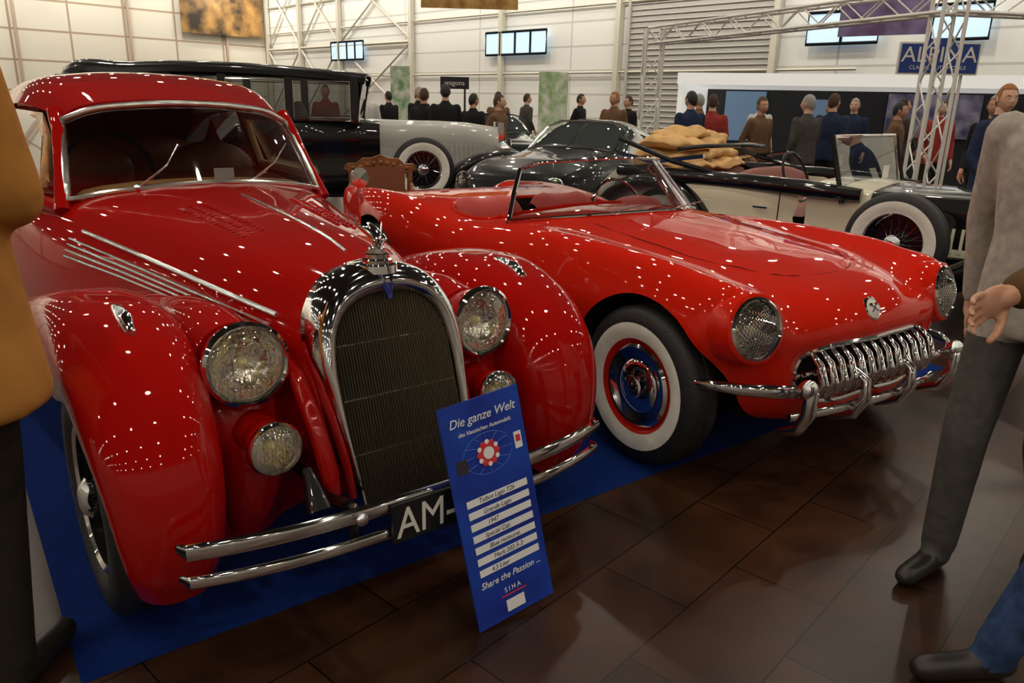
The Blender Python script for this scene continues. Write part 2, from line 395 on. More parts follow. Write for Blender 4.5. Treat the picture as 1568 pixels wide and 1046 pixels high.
b=MB();b.box((.05,-.135,.355),(.46,.012,.115),0);b.obj('number_plate',[mat('plate_black',(.01,.01,.012),.35)],T,smooth=False)
R90=Matrix.Rotation(pi/2,4,'X')
text('AM-04-80',.128,Matrix.Translation((-.170,-.1425,.311))@R90,M_WHITE,T,'plate_lettering',sx=.85)
b=MB()
for s in (-1,1):
    for fv,f0,f1,r in ((.655,.05,.40,.0085),(.610,.06,.42,.0045),(.590,.065,.42,.0045),(.570,.07,.42,.0045),(.55,.08,.42,.0045)):
        pts=[]
        for k in range(30):
            p=at(TA,f0+(f1-f0)*k/29,fv);pts.append((s*(p[0]+.004),p[1],p[2]+.004))
        b.tube(pts,r,0,8)
    for row in range(3):
        for k in range(16):
            p=at(TA,.19+.008*k,.90-.025*row);b.ell((s*p[0],p[1],p[2]+.001),(.014,.006,.005),1,n=8,m=6)
pts=[at(TA,.07+.18*k/20,1.0) for k in range(30)]
b.tube([(0,p[1],p[2]+.002) for p in pts if p[1]<1.66],.005,0,6)
b.obj('hood_trim',[M_TRIM,M_RED],T)
b=MB();b.tube([(.72,1.75,.70),(.72,1.75,1.06)],.006,0,8);b.lathe([(0,-.03),(.035,-.02),(.05,0),(.05,.006),(0,.008)],0,AX((.72,1.74,1.09),(0,-1,0)),24)
b.obj('wing_mirror',[M_CHR],T)

# ================================================================== RED ROADSTER
C=empty('red_roadster_car',(1.50,2.98,0),34)
def R3(*a):return [tuple(p) for p in a]
mouth=[(0,.05,.36),(.28,.06,.36),(.38,.075,.385),(.43,.09,.44),(.435,.095,.49),(.41,.09,.55),(.34,.075,.575),(.18,.06,.585),(0,.05,.585)]
inner=[(x*.96,y+.08,.47+(z-.47)*.92) for x,y,z in mouth]
ct=[inner,mouth,
R3((0,.06,.31),(.34,.08,.31),(.50,.12,.36),(.60,.15,.46),(.62,.13,.55),(.57,.10,.635),(.44,.085,.65),(.2,.055,.66),(0,.045,.66)),
R3((0,.15,.27),(.45,.18,.27),(.66,.24,.34),(.735,.27,.5),(.75,.20,.64),(.665,.15,.79),(.48,.19,.75),(.22,.14,.75),(0,.13,.75)),
R3((0,.4,.25),(.5,.4,.25),(.72,.4,.33),(.79,.4,.5),(.80,.4,.66),(.71,.4,.845),(.52,.4,.805),(.25,.4,.815),(0,.4,.82)),
R3((0,.8,.24),(.55,.8,.24),(.75,.8,.3),(.81,.8,.5),(.81,.8,.68),(.72,.8,.87),(.54,.8,.84),(.27,.8,.865),(0,.8,.87)),
R3((0,1.3,.22),(.6,1.3,.22),(.75,1.3,.27),(.80,1.3,.5),(.79,1.3,.7),(.72,1.3,.86),(.56,1.3,.875),(.28,1.3,.90),(0,1.3,.91)),
R3((0,1.75,.22),(.6,1.75,.22),(.74,1.75,.27),(.78,1.75,.48),(.77,1.75,.7),(.70,1.75,.82),(.56,1.75,.88),(.28,1.75,.92),(0,1.75,.93)),
R3((0,2.3,.22),(.6,2.3,.22),(.74,2.3,.27),(.78,2.3,.48),(.775,2.3,.68),(.71,2.3,.79),(.56,2.3,.82),(.28,2.3,.83),(0,2.3,.83)),
R3((0,2.8,.22),(.6,2.8,.22),(.76,2.8,.28),(.81,2.8,.5),(.82,2.8,.7),(.74,2.8,.85),(.58,2.8,.87),(.28,2.8,.87),(0,2.8,.87)),
R3((0,3.15,.24),(.6,3.15,.24),(.77,3.15,.3),(.83,3.15,.5),(.84,3.15,.7),(.76,3.15,.87),(.58,3.15,.875),(.28,3.15,.875),(0,3.15,.875)),
R3((0,3.6,.28),(.58,3.6,.28),(.72,3.6,.34),(.78,3.6,.5),(.80,3.6,.68),(.73,3.6,.86),(.55,3.6,.82),(.25,3.6,.82),(0,3.6,.82)),
R3((0,3.95,.36),(.5,3.95,.36),(.6,3.95,.4),(.68,3.95,.5),(.70,3.95,.64),(.67,3.95,.80),(.5,3.95,.72),(.2,3.95,.71),(0,3.95,.71)),
R3((0,4.05,.42),(.35,4.05,.42),(.45,4.05,.44),(.5,4.05,.5),(.52,4.05,.57),(.5,4.05,.64),(.4,4.05,.65),(.2,4.05,.65),(0,4.05,.65))]
CA=surf(np.array(ct),8,6)
b=MB();b.grid(ring_full(CA),0,True,True,True);body=b.obj('body',[M_RED2,M_DARK],C)
cuts=[]
for s in (-1,1):
    for y,r in ((.58,.395),(3.18,.39)):
        q=MB();q.lathe([(0,-.3),(r,-.3),(r,.3),(0,.3)],0,Matrix.Translation((s*.80,y,.34))@Matrix.Rotation(pi/2,4,'Y'),48)
        cuts.append(q.obj('cut',[M_DARK],C,weld=True))
    hd=(s*.16,-1,.22);hc=(s*.645,.13,.685)
    q=MB();q.lathe([(0,-.11),(.112,-.11),(.112,.1),(0,.1)],0,AX(hc,hd),32);cuts.append(q.obj('cut',[M_DARK],C,weld=True))
q=MB();rg=[]
def cpt(k,n,z=0):
    a=2*pi*k/n;cx=abs(math.cos(a))**.55*math.copysign(1,math.cos(a));sy=abs(math.sin(a))**.55*math.copysign(1,math.sin(a))
    return (.60*cx,2.25+.44*sy,z)
for z in (.48,1.3):rg.append([cpt(k,48,z) for k in range(48)])
q.grid(np.array(rg),0,True,True,True);cuts.append(q.obj('cut',[M_DARK],C))
boolean(body,cuts)
b=MB()
b.box((0,2.25,.50),(1.2,.86,.02),1)
for s in(-1,1):
    sg=np.array([[(s*.30+x,y,z) for x in (-.24,-.20,0,.20,.24)] for (y,z) in ((1.98,.56),(2.0,.64),(2.35,.64),(2.44,.70),(2.52,.86),(2.60,.88),(2.66,.80))])
    sg[:,0,2]-=.05;sg[:,-1,2]-=.05
    b.grid(surf(sg,4,3),0)
b.tube([(x,1.88-.03*abs(x),.80-.08*x*x) for x in np.linspace(-.58,.58,9)],.06,0,12)
b.ell((.30,1.82,.90),(.17,.12,.055),0)
b.tube([(.30+.19*math.cos(a),2.0+.05*math.sin(a),.86+.17*math.sin(a)) for a in np.linspace(0,2*pi,28)[:-1]],.010,2,8,closed=True)
b.tube([(.30,2.0,.86),(.30,1.8,.80)],.02,2,8)
b.tube([(.12,2.0,.86),(.48,2.0,.86)],.008,2,8);b.tube([(.30,1.96,.70),(.30,2.0,.86)],.008,2,8)
b.obj('cockpit',[M_LEA,M_DARK,M_CHR],C)
b=MB();pts=[]
for k in range(60):
    x,y,_=cpt(k,60)
    best=min(((p[0]-abs(x))**2+(p[1]-y)**2,p[2]) for p in CA[:,CA.shape[1]//2:].reshape(-1,3))[1]
    pts.append((x,y,best+.002))
b.tube(pts,.011,0,8,closed=True);b.obj('cockpit_trim',[M_RED2],C)
bot=[(-.64,1.80,.86),(-.60,1.66,.885),(-.42,1.51,.91),(0,1.42,.925),(.42,1.51,.91),(.62,1.68,.885),(.66,1.84,.86)]
top=[(-.45,1.98,1.11),(-.41,1.88,1.15),(-.30,1.77,1.17),(0,1.70,1.185),(.36,1.77,1.17),(.52,1.90,1.14),(.56,2.02,1.10)]
WA=surf(np.array([bot,top]),5,6);b=MB();b.grid(WA,0);b.obj('windscreen_glass',[M_GLASS],C)
b=MB();per=list(WA[0])+list(WA[1:-1,-1])+list(WA[-1,::-1])+list(WA[-2:0:-1,0])
b.tube(per,.009,0,8,closed=True)
b.tube([(-.64,1.80,.84),(-.545,1.89,1.0),(-.45,1.98,1.11)],.014,0,8);b.tube([(.66,1.84,.84),(.61,1.93,1.0),(.56,2.02,1.10)],.014,0,8)
for x in (-.25,.2):b.tube([(x,1.42,.93),(x+.2,1.45,.95),(x+.36,1.51,.95)],.003,0,6)
b.obj('windscreen_frame',[M_CHR],C)
for s in(-1,1):
    wheel(C,(s*.72,.58,.342),s,.34,.17,True,'cap',M_RED2,wo=.80,wi=.58)
    wheel(C,(s*.72,3.18,.342),s,.34,.17,True,'cap',M_RED2,wo=.80,wi=.58)
    hd=(s*.16,-1,.22);hc=(s*.645,.13,.685)
    headlamp(C,hc,.104,hd,guard=True,depth=.05,bucket=M_RED2)
    b=MB();M=AX(hc,hd)
    b.lathe([(.118,.016),(.132,.010),(.142,-.02),(.148,-.07),(.14,-.14)],0,M);b.obj('headlamp_rim',[M_RED2],C)
b=MB()
mo=hermite(np.array(mouth),5);mf=np.concatenate([mo,(mo[-2:0:-1]*np.array([-1,1,1]))])
b.tube([(p[0],p[1]-.008,p[2]) for p in mf],.013,0,8,closed=True)
for k in range(-6,7):
    x=k*.063
    b.tube([(x,.075,.375),(x,.02,.40),(x,-.01,.465),(x,.015,.53),(x,.07,.575)],[.008,.017,.021,.016,.008],0,10)
pts=[(x,.07+.09*(x/.43)**2*.3,.47) for x in np.linspace(-.42,.42,9)];b.tube(pts,.012,0,8)
b.obj('grille_teeth',[M_CHR],C)
b=MB()
b.grid(np.array([[(x,.115,.37),(x,.115,.58)] for x in (-.42,.42)]),0);b.obj('grille_backing',[M_DARK],C)
b=MB()
for s in(-1,1):
    b.tube([(s*.79,.36,.45),(s*.77,.25,.455),(s*.70,.12,.46),(s*.60,.03,.46),(s*.50,-.01,.455),(s*.42,0.0,.45)],[.008,.018,.024,.026,.026,.018],0,12,flat=.6)
    b.tube([(s*.515,-.015,.50),(s*.51,-.05,.46),(s*.51,-.05,.38),(s*.50,-.01,.30),(s*.49,.08,.26)],[.018,.030,.028,.024,.014],0,12)
    b.ell((s*.515,-.04,.475),(.04,.035,.04),0)
    b.tube([(s*.16,.03,.50),(s*.16,-.05,.45),(s*.16,-.06,.38),(s*.16,-.02,.30),(s*.16,.08,.25)],[.008,.02,.022,.02,.012],0,12)
b.tube([(x,-.015+.05*(x/.5)**2,.335) for x in np.linspace(-.5,.5,15)],.018,0,10,flat=.6)
b.obj('bumpers',[M_CHR],C)
b=MB();M=AX((0,.075,.695),(0,-1,.55))
b.lathe([(.0,.018),(.035,.014),(.042,.008)],0,M,28);b.lathe([(.040,.006),(.044,.014),(.050,.010),(.050,-.01)],2,M,28)
b.tube([(-.022,.018,.019),(.022,-.016,.019)],.0022,2,6,M=M);b.tube([(-.022,-.016,.019),(.022,.018,.019)],.0022,2,6,M=M);b.box((.017,.016,.019),(.016,.011,.002),1,M);b.box((-.017,.016,.019),(.016,.011,.002),3,M)
b.obj('nose_emblem',[M_WHITE,M_RED2,M_CHR,M_DARK],C)
def topz(x,y):
    return min(((p[0]-abs(x))**2+(p[1]-y)**2,p[2]) for p in CA[16:,CA.shape[1]//2:].reshape(-1,3))[1]
b=MB();ol=[(-.42,1.35),(-.42,.9),(-.38,.55),(-.26,.36),(0,.30),(.26,.36),(.38,.55),(.42,.9),(.42,1.35)]
ol=hermite(np.array([(x,y,0) for x,y in ol]),6)
b.tube([(p[0],p[1],topz(p[0],p[1])+.0005) for p in ol],.0018,0,5);b.obj('hood_shut_line',[M_DARK],C)
b=MB();b.tube([(-.82,.98,.60),(-.82,1.12,.605)],.006,0,6);b.obj('side_script',[M_CHR],C)

# ================================================================== VINTAGE BODIES
def vintage(name,loc,rz,hoodm,bodym,fendm,closed=True,hoodL=1.5,L=4.7,beltz=1.20,roofz=1.84,tw=.72,spareY=1.2,R=.40,hz=1.2,hw0=.28,hw1=.40,spz=.70,sides=(-1,1),spR=.38):
    V=empty(name,loc,rz)
    def sec(y,hw,zb,zt,rd=.08,crown=.03):
        return [(0,y,zb),(hw*.9,y,zb),(hw,y,zb+.06),(hw,y,(zb+zt)/2),(hw,y,zt-rd),(hw-rd*.4,y,zt-rd*.25),(hw-rd*1.5,y,zt),(hw*.4,y,zt+crown*.8),(0,y,zt+crown)]
    A=surf(np.array([sec(0,hw0-.01,.5,hz-.1),sec(.05,hw0,.5,hz-.09),sec(hoodL,hw1,.5,hz-.03)]),4,4)
    b=MB();b.grid(ring_full(A),0,True,True,True);b.obj('hood',[hoodm],V)
    b=MB()
    for s in(-1,1):
        a0=hw0+.004;a1=hw1+.004;zt=hz-.22
        b.add([(s*a0,.05,.5),(s*a1,hoodL,.5),(s*a1,hoodL,zt+.02),(s*a0,.05,zt-.02)],[(0,1,2,3)],1)
        for k in range(18):
            y=.25+k*.06;x=hw0+(hw1-hw0)*y/hoodL+.008;b.box((s*x,y,.5+(zt-.5)*.5),(.012,.02,(zt-.5)*.75),1)
    b.obj('hood_louvres',[hoodm,bodym if not closed else hoodm],V,smooth=False)
    b=MB();b.box((0,-.03,(hz+.5)/2),(hw0*1.8,.08,hz-.5),0);b.box((0,-.075,(hz+.5)/2),(hw0*1.5,.01,hz-.62),1)
    for k in range(19):b.box((-hw0*.7+k*hw0*1.4/18,-.082,(hz+.5)/2),(.006,.012,hz-.62),0)
    b.obj('radiator',[M_CHR,M_DARK],V,smooth=False)
    tz=beltz
    A=surf(np.array([sec(hoodL,hw1+.02,.42,hz-.03),sec(hoodL+.25,max(.58,hw1+.04),.40,tz),sec(hoodL+.9,tw,.38,tz),sec(L-1.0,tw,.38,tz),sec(L-.25,tw*.9,.42,tz),sec(L,tw*.8,.5,tz-.15)]),5,4)
    b=MB();b.grid(ring_full(A),0,True,True,True);bo=b.obj('body_tub',[bodym],V)
    if not closed:
        q=MB();q.box((0,hoodL+1.12,tz),(tw*2-.16,1.35,.7),0);c=q.obj('cut',[M_BROWN],V);boolean(bo,[c])
        b=MB()
        for y in (hoodL+1.0,hoodL+1.62):
            A=surf(np.array([[(x,yy,zz-.05*(x/.55)**4) for x in (-.56,-.3,0,.3,.56)] for yy,zz in ((y-.5,.72),(y-.1,.74),(y,.9),(y+.08,tz+.06),(y+.18,tz+.04),(y+.2,.75))]),4,4);b.grid(A,0)
        b.box((0,hoodL+1.12,.6),(tw*2-.2,1.3,.02),1)
        b.tube([(-.3+.2*math.cos(a),hoodL+.72+.08*math.sin(a),tz+.02+.19*math.sin(a)) for a in np.linspace(0,2*pi,24)[:-1]],.011,2,8,closed=True)
        b.obj('seats',[mat('dark_red_leather',(.20,.035,.02),.5,bump=.2),M_DARK,M_BLK],V)
        b=MB()
        for s in (-1,1):
            b.tube([(s*(hw1+.05),hoodL+.05,hz-.07),(s*(tw-.06),hoodL+.45,tz-.03),(s*(tw-.02),hoodL+.9,tz-.02),(s*(tw-.02),L-1.0,tz-.02),(s*(tw*.89),L-.3,tz-.02)],[.05,.065,.065,.065,.055],0,12)
            b.box((s*(tw+.004),hoodL+.62,.70),(.006,.008,.48),0);b.box((s*(tw+.004),hoodL+1.55,.70),(.006,.008,.48),0)
            b.tube([(s*(tw+.03),hoodL+.70,tz-.20),(s*(tw+.03),hoodL+.82,tz-.20)],.010,1,8)
        b.obj('belt_moulding',[M_BLK,M_CHR],V)
        w=.60;y0=hoodL+.22;y1=hoodL+.32;z0=tz-.02;z1=tz+.36
        b=MB();b.add([(-w,y0,z0),(w,y0,z0),(w,y1,z1),(-w,y1,z1)],[(0,1,2,3)],0);b.obj('windscreen_glass',[M_GLASS],V)
        b=MB();b.tube([(-w,y0,z0),(-w,y1,z1),(w,y1,z1),(w,y0,z0)],.014,0,8,closed=True)
        for s in(-1,1):b.tube([(s*(w+.03),y0-.04,z0-.1),(s*(w+.03),y1,z1)],.02,1,8)
        b.box((.2,y0-.02,z0+.1),(.12,.004,.1),2)
        b.obj('windscreen_frame',[M_CHR,M_BLK,M_WHITE],V)
        b=MB();y=L-.62
        rnd=random.Random(3)
        for k,(cx,cy_,cz,dx,dy,dz) in enumerate(((0,0,.05,.72,.40,.07),(.05,.05,.14,.66,.36,.08),(-.12,.02,.22,.5,.30,.07),(.22,.10,.24,.42,.26,.07),(-.05,.08,.30,.40,.22,.05))):
            ph=[rnd.uniform(0,6) for _ in range(4)]
            def fn(p,a,t,ph=ph,cz=cz):
                x,yy,z=p
                w_=.022*math.sin(9*x+ph[0]+5*yy)+.018*math.sin(17*yy+ph[1]+6*x)+.012*math.sin(31*x+ph[2]-9*yy)
                return (x+.03*math.sin(14*z+ph[3]+3*yy),yy+.03*math.sin(11*x+ph[1]),z+w_*(1 if math.sin(a)>-.2 else .3))
            b.ell((cx,y+cy_,tz+cz),(dx,dy,dz),0,n=64,m=20,fn=fn)
        for s in(-1,1):
            b.tube([(s*.72,y-.75,tz+.02),(s*.75,y-.3,tz+.10),(s*.72,y+.3,tz+.26)],.022,1,8)
            b.tube([(s*.74,y-.6,tz+.16),(s*.75,y-.1,tz+.08),(s*.72,y+.35,tz+.14)],.018,2,8)
        b.tube([(-.74,y-.35,tz+.2),(-.4,y-.38,tz+.22),(.4,y-.38,tz+.22),(.74,y-.35,tz+.2)],.02,1,8)
        b.obj('folded_canvas_top',[M_TANL,M_BLK,M_CHR],V)
    else:
        y0=hoodL+.28;y1=L-.12
        rfc=np.array([[(tw-.02,y0-.12,roofz-.16),(tw-.08,y0-.14,roofz-.09),(tw*.5,y0-.16,roofz-.05),(0,y0-.16,roofz-.04)],
          [(tw-.01,y0+.4,roofz-.12),(tw-.06,y0+.4,roofz-.05),(tw*.5,y0+.4,roofz-.01),(0,y0+.4,roofz)],
          [(tw-.01,y1-.8,roofz-.12),(tw-.06,y1-.8,roofz-.04),(tw*.5,y1-.8,roofz),(0,y1-.8,roofz+.01)],
          [(tw-.04,y1-.1,roofz-.2),(tw-.1,y1-.08,roofz-.12),(tw*.5,y1-.02,roofz-.08),(0,y1,roofz-.07)],
          [(tw*.85,y1+.02,tz-.02),(tw*.8,y1+.06,tz-.02),(tw*.45,y1+.1,tz-.02),(0,y1+.12,tz-.02)]])
        b=MB();b.grid(open_full(surf(rfc,5,5)),0);o=b.obj('roof',[bodym],V);m=o.modifiers.new('s','SOLIDIFY');m.thickness=.025;apply_mods(o)
        b=MB();g=MB();ys=[y0,y0+.75,y0+1.5,y0+2.1,y1]
        for s in(-1,1):
            for y in ys[:4]:
                b.add([(s*(tw-.0),y-.045,tz-.02),(s*(tw-.0),y+.045,tz-.02),(s*(tw-.02),y+.045,roofz-.1),(s*(tw-.02),y-.045,roofz-.1),
                 (s*(tw-.04),y-.045,tz-.02),(s*(tw-.04),y+.045,tz-.02),(s*(tw-.06),y+.045,roofz-.1),(s*(tw-.06),y-.045,roofz-.1)],[(0,1,2,3),(4,5,6,7),(0,3,7,4),(1,2,6,5)],0)
            b.add([(s*tw,ys[3],tz-.02),(s*tw*.93,y1,tz-.02),(s*tw*.93,y1,roofz-.16),(s*(tw-.02),ys[3],roofz-.1)],[(0,1,2,3)],0)
            g.add([(s*(tw-.03),y0,tz),(s*(tw-.03),ys[3],tz),(s*(tw-.05),ys[3],roofz-.12),(s*(tw-.05),y0,roofz-.12)],[(0,1,2,3)],0)
            for i in range(3):
                b.tube([(s*tw,ys[i]+.05,tz+.03),(s*tw,ys[i+1]-.05,tz+.03),(s*(tw-.015),ys[i+1]-.05,roofz-.15),(s*(tw-.015),ys[i]+.05,roofz-.15)],.008,1,6,closed=True)
        g.add([(-tw+.05,y0-.02,tz),(tw-.05,y0-.02,tz),(tw-.07,y0-.1,roofz-.12),(-tw+.07,y0-.1,roofz-.12)],[(0,1,2,3)],0)
        b.tube([(-tw+.04,y0-.02,tz),(tw-.04,y0-.02,tz),(tw-.06,y0-.1,roofz-.1),(-tw+.06,y0-.1,roofz-.1)],.02,0,8,closed=True)
        b.obj('window_frames',[bodym,M_CHR],V,smooth=False);g.obj('window_glass',[thin_glass('saloon_side_glass',(.45,.46,.45),.1)],V)
        b=MB();b.ell((0,y0+.75,tz),(.6,.1,.22),0);b.ell((0,y0+1.9,tz),(.6,.12,.22),0);b.obj('seats',[M_BROWN],V)
    for s in(-1,1):
        for path,xx in (([(-.62,.42),(-.55,.70),(-.3,.86),(.05,.90),(.4,.82),(.75,.6),(1.05,.42),(1.5,.36)],.62),([(L-1.6,.36),(L-1.4,.55),(L-1.15,.80),(L-.8,.90),(L-.4,.84),(L-.1,.6),(L+.02,.42)],.68)):
            P=np.array(path);t=np.gradient(P,axis=0);t/=np.linalg.norm(t,axis=1)[:,None];ctrl=[]
            for p,q in zip(P,t):
                n=np.array([q[1],-q[0]]);ctrl.append([(s*(xx+.17*fx),*(p+n*d)) for fx,d in ((1.0,.10),(.97,.04),(.6,.0),(0,-.01),(-.6,.0),(-1,.04),(-1.1,.2))])
            b=MB();b.grid(surf(np.array(ctrl),5,4),0);b.obj('fender',[fendm],V)
        b=MB();b.box((s*.72,(1.4+L-1.5)/2,.36),(.28,L-2.8,.04),0);b.obj('running_board',[fendm],V)
        wheel(V,(s*.66,.05,R),s,R,.16,True,'wire',M_BLK);wheel(V,(s*.68,L-.85,R),s,R,.16,True,'wire',M_BLK)
        if s in sides:
            wheel(V,(s*.80,spareY,spz),s,spR,.16,True,'wire',M_BLK,name='spare_wheel')
        headlamp(V,(s*.36,-.12,.92),.11,(0,-1,0),bucket=M_CHR)
    b=MB();b.tube([(x,-.75+.1*(x/.7)**2,.45) for x in np.linspace(-.75,.75,9)],.03,0,10,flat=.5);b.obj('front_bumper',[M_CHR],V)
    return V
vintage('vintage_limousine',(-.28,10.5,0),98,M_SILV,M_BLK,M_BLK,True,1.5,5.2,1.22,1.82,.78,.98,.40,1.24,hw1=.55,spz=.68)
vintage('vintage_convertible_car',(4.15,5.02,0),45,M_BLK,M_CREAM,M_BLK,False,1.6,4.15,.93,1.5,.74,1.3,.40,.95,hw0=.32,hw1=.56,spz=.60,sides=(-1,),spR=.345)

def coupe(name,loc,rz,m,L=4.2,hw=.8,H=1.3):
    V=empty(name,loc,rz)
    def s(y,k,zb,belt,top,hx):
        return [(0,y,zb),(k*.85,y,zb),(k*.97,y,zb+.08),(k,y,(zb+belt)/2),(k*.97,y,belt-.08),(k*.86,y,belt),(hx,y,belt+(top-belt)*.55),(hx*.6,y,belt+(top-belt)*.93),(0,y,top)]
    A=surf(np.array([s(0,.45,.35,.5,.55,.35),s(.12,.62,.25,.66,.72,.5),s(.6,.78,.22,.82,.85,.55),s(1.2,.8,.22,.86,.93,.55),s(1.5,.8,.22,.87,.98,.58),s(2.05,.8,.22,.88,H-.02,.57),s(2.5,.8,.22,.88,H,.57),s(3.1,.8,.22,.86,H-.12,.54),s(3.7,.74,.26,.78,.92,.5),s(4.1,.6,.32,.6,.68,.4),s(4.2,.45,.4,.5,.52,.3)]),6,5)
    F=ring_full(A);U,Vn=F.shape[:2];b=MB();b.grid(F,0,True,True,True)
    for k in range(len(b.f)-2):
        i=k//Vn;j=k%Vn;jj=min(j,Vn-1-j);y=F[i,0,1]
        if 25.5<=jj<=40 and 1.55<y<3.45 and not(2.0<y<3.0 and jj>33):b.m[k]=1
    b.obj('body',[m,mat('tinted_glass',(.05,.06,.06),.04,coat=1,spec=1)],V)
    b=MB();
    for q in (-1,1):
        p=[(q*x,y,z+.01) for x,y,z in ((.57,1.55,.94),(.56,1.8,1.08),(.54,2.02,1.20),(.36,2.03,1.27),(0,2.03,1.29))]
        b.tube(p,.012,0,6);b.tube([(q*.57,1.55,.95),(q*.3,1.5,.98),(0,1.48,.985)],.012,0,6)
        b.tube([(q*.80,1.0,.6),(q*.80,2,.6),(q*.80,3,.6)],.008,0,6)
        b.tube([(q*.72,.2,.42),(q*.5,-.03,.42),(0,-.08,.42)],.03,0,8,flat=.6)
    b.tube([(0,1.5,.99),(0,1.8,1.15),(0,2.03,1.29)],.008,0,6)
    b.tube([(.3*math.cos(a),-.0+.02,.5+.08*math.sin(a)) for a in np.linspace(0,2*pi,20)[:-1]],.012,0,8,closed=True)
    b.obj('chrome_trim',[M_CHR],V)
    for q in(-1,1):
        headlamp(V,(q*.56,.13,.66),.085,(0,-1,.15),bucket=m)
        for y in(.75,3.3):wheel(V,(q*.74,y,.32),q,.32,.16,False,'cap',M_CHR)
    return V
coupe('black_sports_coupe',(-.15,8.15,0),-30,M_BLK)
coupe('dark_green_coupe',(.0,13.2,0),12,mat('dark_green_lacquer',(.01,.02,.018),.15,coat=1))

# ================================================================== CHAIR
V=empty('carved_wooden_armchair',(-1.20,6.98,0.0),12)
b=MB()
for s in(-1,1):
    b.tube([(s*.26,.24,0),(s*.26,.24,.5),(s*.27,.27,.90)],.025,0,8);b.tube([(s*.28,-.22,0),(s*.28,-.22,.45),(s*.28,-.2,.66)],[.018,.03,.03],0,8)
    b.tube([(s*.28,-.24,.66),(s*.28,0,.68),(s*.27,.24,.72)],.025,0,8)
b.box((0,0,.44),(.56,.5,.07),1);b.box((0,.25,.70),(.44,.05,.36),1)
pts=[(-.34,.86),(-.30,.91),(-.22,.91),(-.16,.96),(-.08,.96),(0,.99),(.08,.96),(.16,.96),(.22,.91),(.30,.91),(.34,.86),(.2,.82),(0,.84),(-.2,.82)]
n=len(pts);b.add([(x,.24,z) for x,z in pts]+[(x,.30,z) for x,z in pts],[tuple(range(n)),tuple(range(2*n-1,n-1,-1))]+[(i,(i+1)%n,n+(i+1)%n,n+i) for i in range(n)],0)
for k in range(9):b.ell((-.24+.06*k,.24,.895+.025*math.cos((k-4)*.7)),(.022,.012,.022),0)
b.obj('frame',[M_WOOD,M_BROWN],V)

# ================================================================== INFO BOARD
BL=Vector((-.069,1.857,0.004));uy=Vector((-.131,.08,.648));h=uy.length;uy.normalize()
ux=Vector((.8,.6,0));ux=(ux-uy*ux.dot(uy)*.999).normalized();uz=ux.cross(uy)
Mb=Matrix((( ux.x,uy.x,uz.x,BL.x),(ux.y,uy.y,uz.y,BL.y),(ux.z,uy.z,uz.z,BL.z),(0,0,0,1)))
V=empty('information_board',M=Mb)
w=.275;mb=mat('board_blue_print',(.008,.022,.26),.35,col2=(.012,.065,.44),nscale=5)
mw=mat('board_white',(.8,.8,.82),.4);mi=mat('board_ink',(.02,.02,.05),.5);mr=mat('board_red',(.6,.04,.05),.4);mg=mat('board_label_dark',(.04,.03,.04),.4);mlb=mat('board_light_blue',(.08,.2,.6),.4)
b=MB();b.box((w/2,h/2,-.003),(w,h,.006),0);b.obj('panel',[mb],V,smooth=False)
def Z(x,y,z=.0012):return Matrix.Translation((x,y,z))
text('Die ganze Welt',.036,Z(.025,h-.065),mw,V,'title_text',shear=.3)
text('des klassischen Automobils',.0165,Z(.05,h-.095),mw,V,'subtitle_text',shear=.2)
text('Share the Passion ...',.027,Z(.03,.118),mw,V,'slogan_text',shear=.3)
text('S I H A',.020,Z(.135,.078),mw,V,'logo_text',align='CENTER')
b=MB()
for k in range(7):b.box((.143,.375-.035*k,.0012),(.215,.021,.001),0)
b.box((.137,.035,.0012),(.065,.035,.001),0);b.box((.245,h-.16,.0012),(.026,.05,.001),0)
b.box((.045,h-.18,.0012),(.036,.04,.001),1);b.box((.245,h-.155,.0022),(.016,.02,.001),2)
b.lathe([(.036,.001),(.036,.003),(0,.003)],2,Z(.137,h-.165,0),24)
for k in range(12):
    a=k*pi/6;b.ell((.137+.033*math.cos(a),h-.165+.033*math.sin(a),.003),(.0075,.0075,.001),0 if k%2 else 2,n=8,m=4);b.tube([(.137+.045*math.cos(a),h-.165+.045*math.sin(a),.001),(.137+.085*math.cos(a),h-.165+.06*math.sin(a),.001)],.0007,3,4)
b.lathe([(.018,.003),(.018,.0045),(0,.0045)],0,Z(.137,h-.165,0),20)
b.tube([(.137+.085*math.cos(a),h-.165+.06*math.sin(a),.001) for a in np.linspace(0,2*pi,30)[:-1]],.0007,3,4,closed=True)
b.box((.137,.068,.0012),(.09,.004,.001),2)
b.obj('printed_panels',[mw,mg,mr,mlb],V,smooth=False)
for k,tx in enumerate(['Talbot Lago T26','Grande Lago','1947','Special Cab','Blue restaurat.','Mark 202-5-3','4.5 Liter']):
    text(tx,.019,Z(.075+.008*(k%3),.369-.035*k,.002),mi,V,'label_text_%d'%(k+1),shear=.3,ext=.0003)

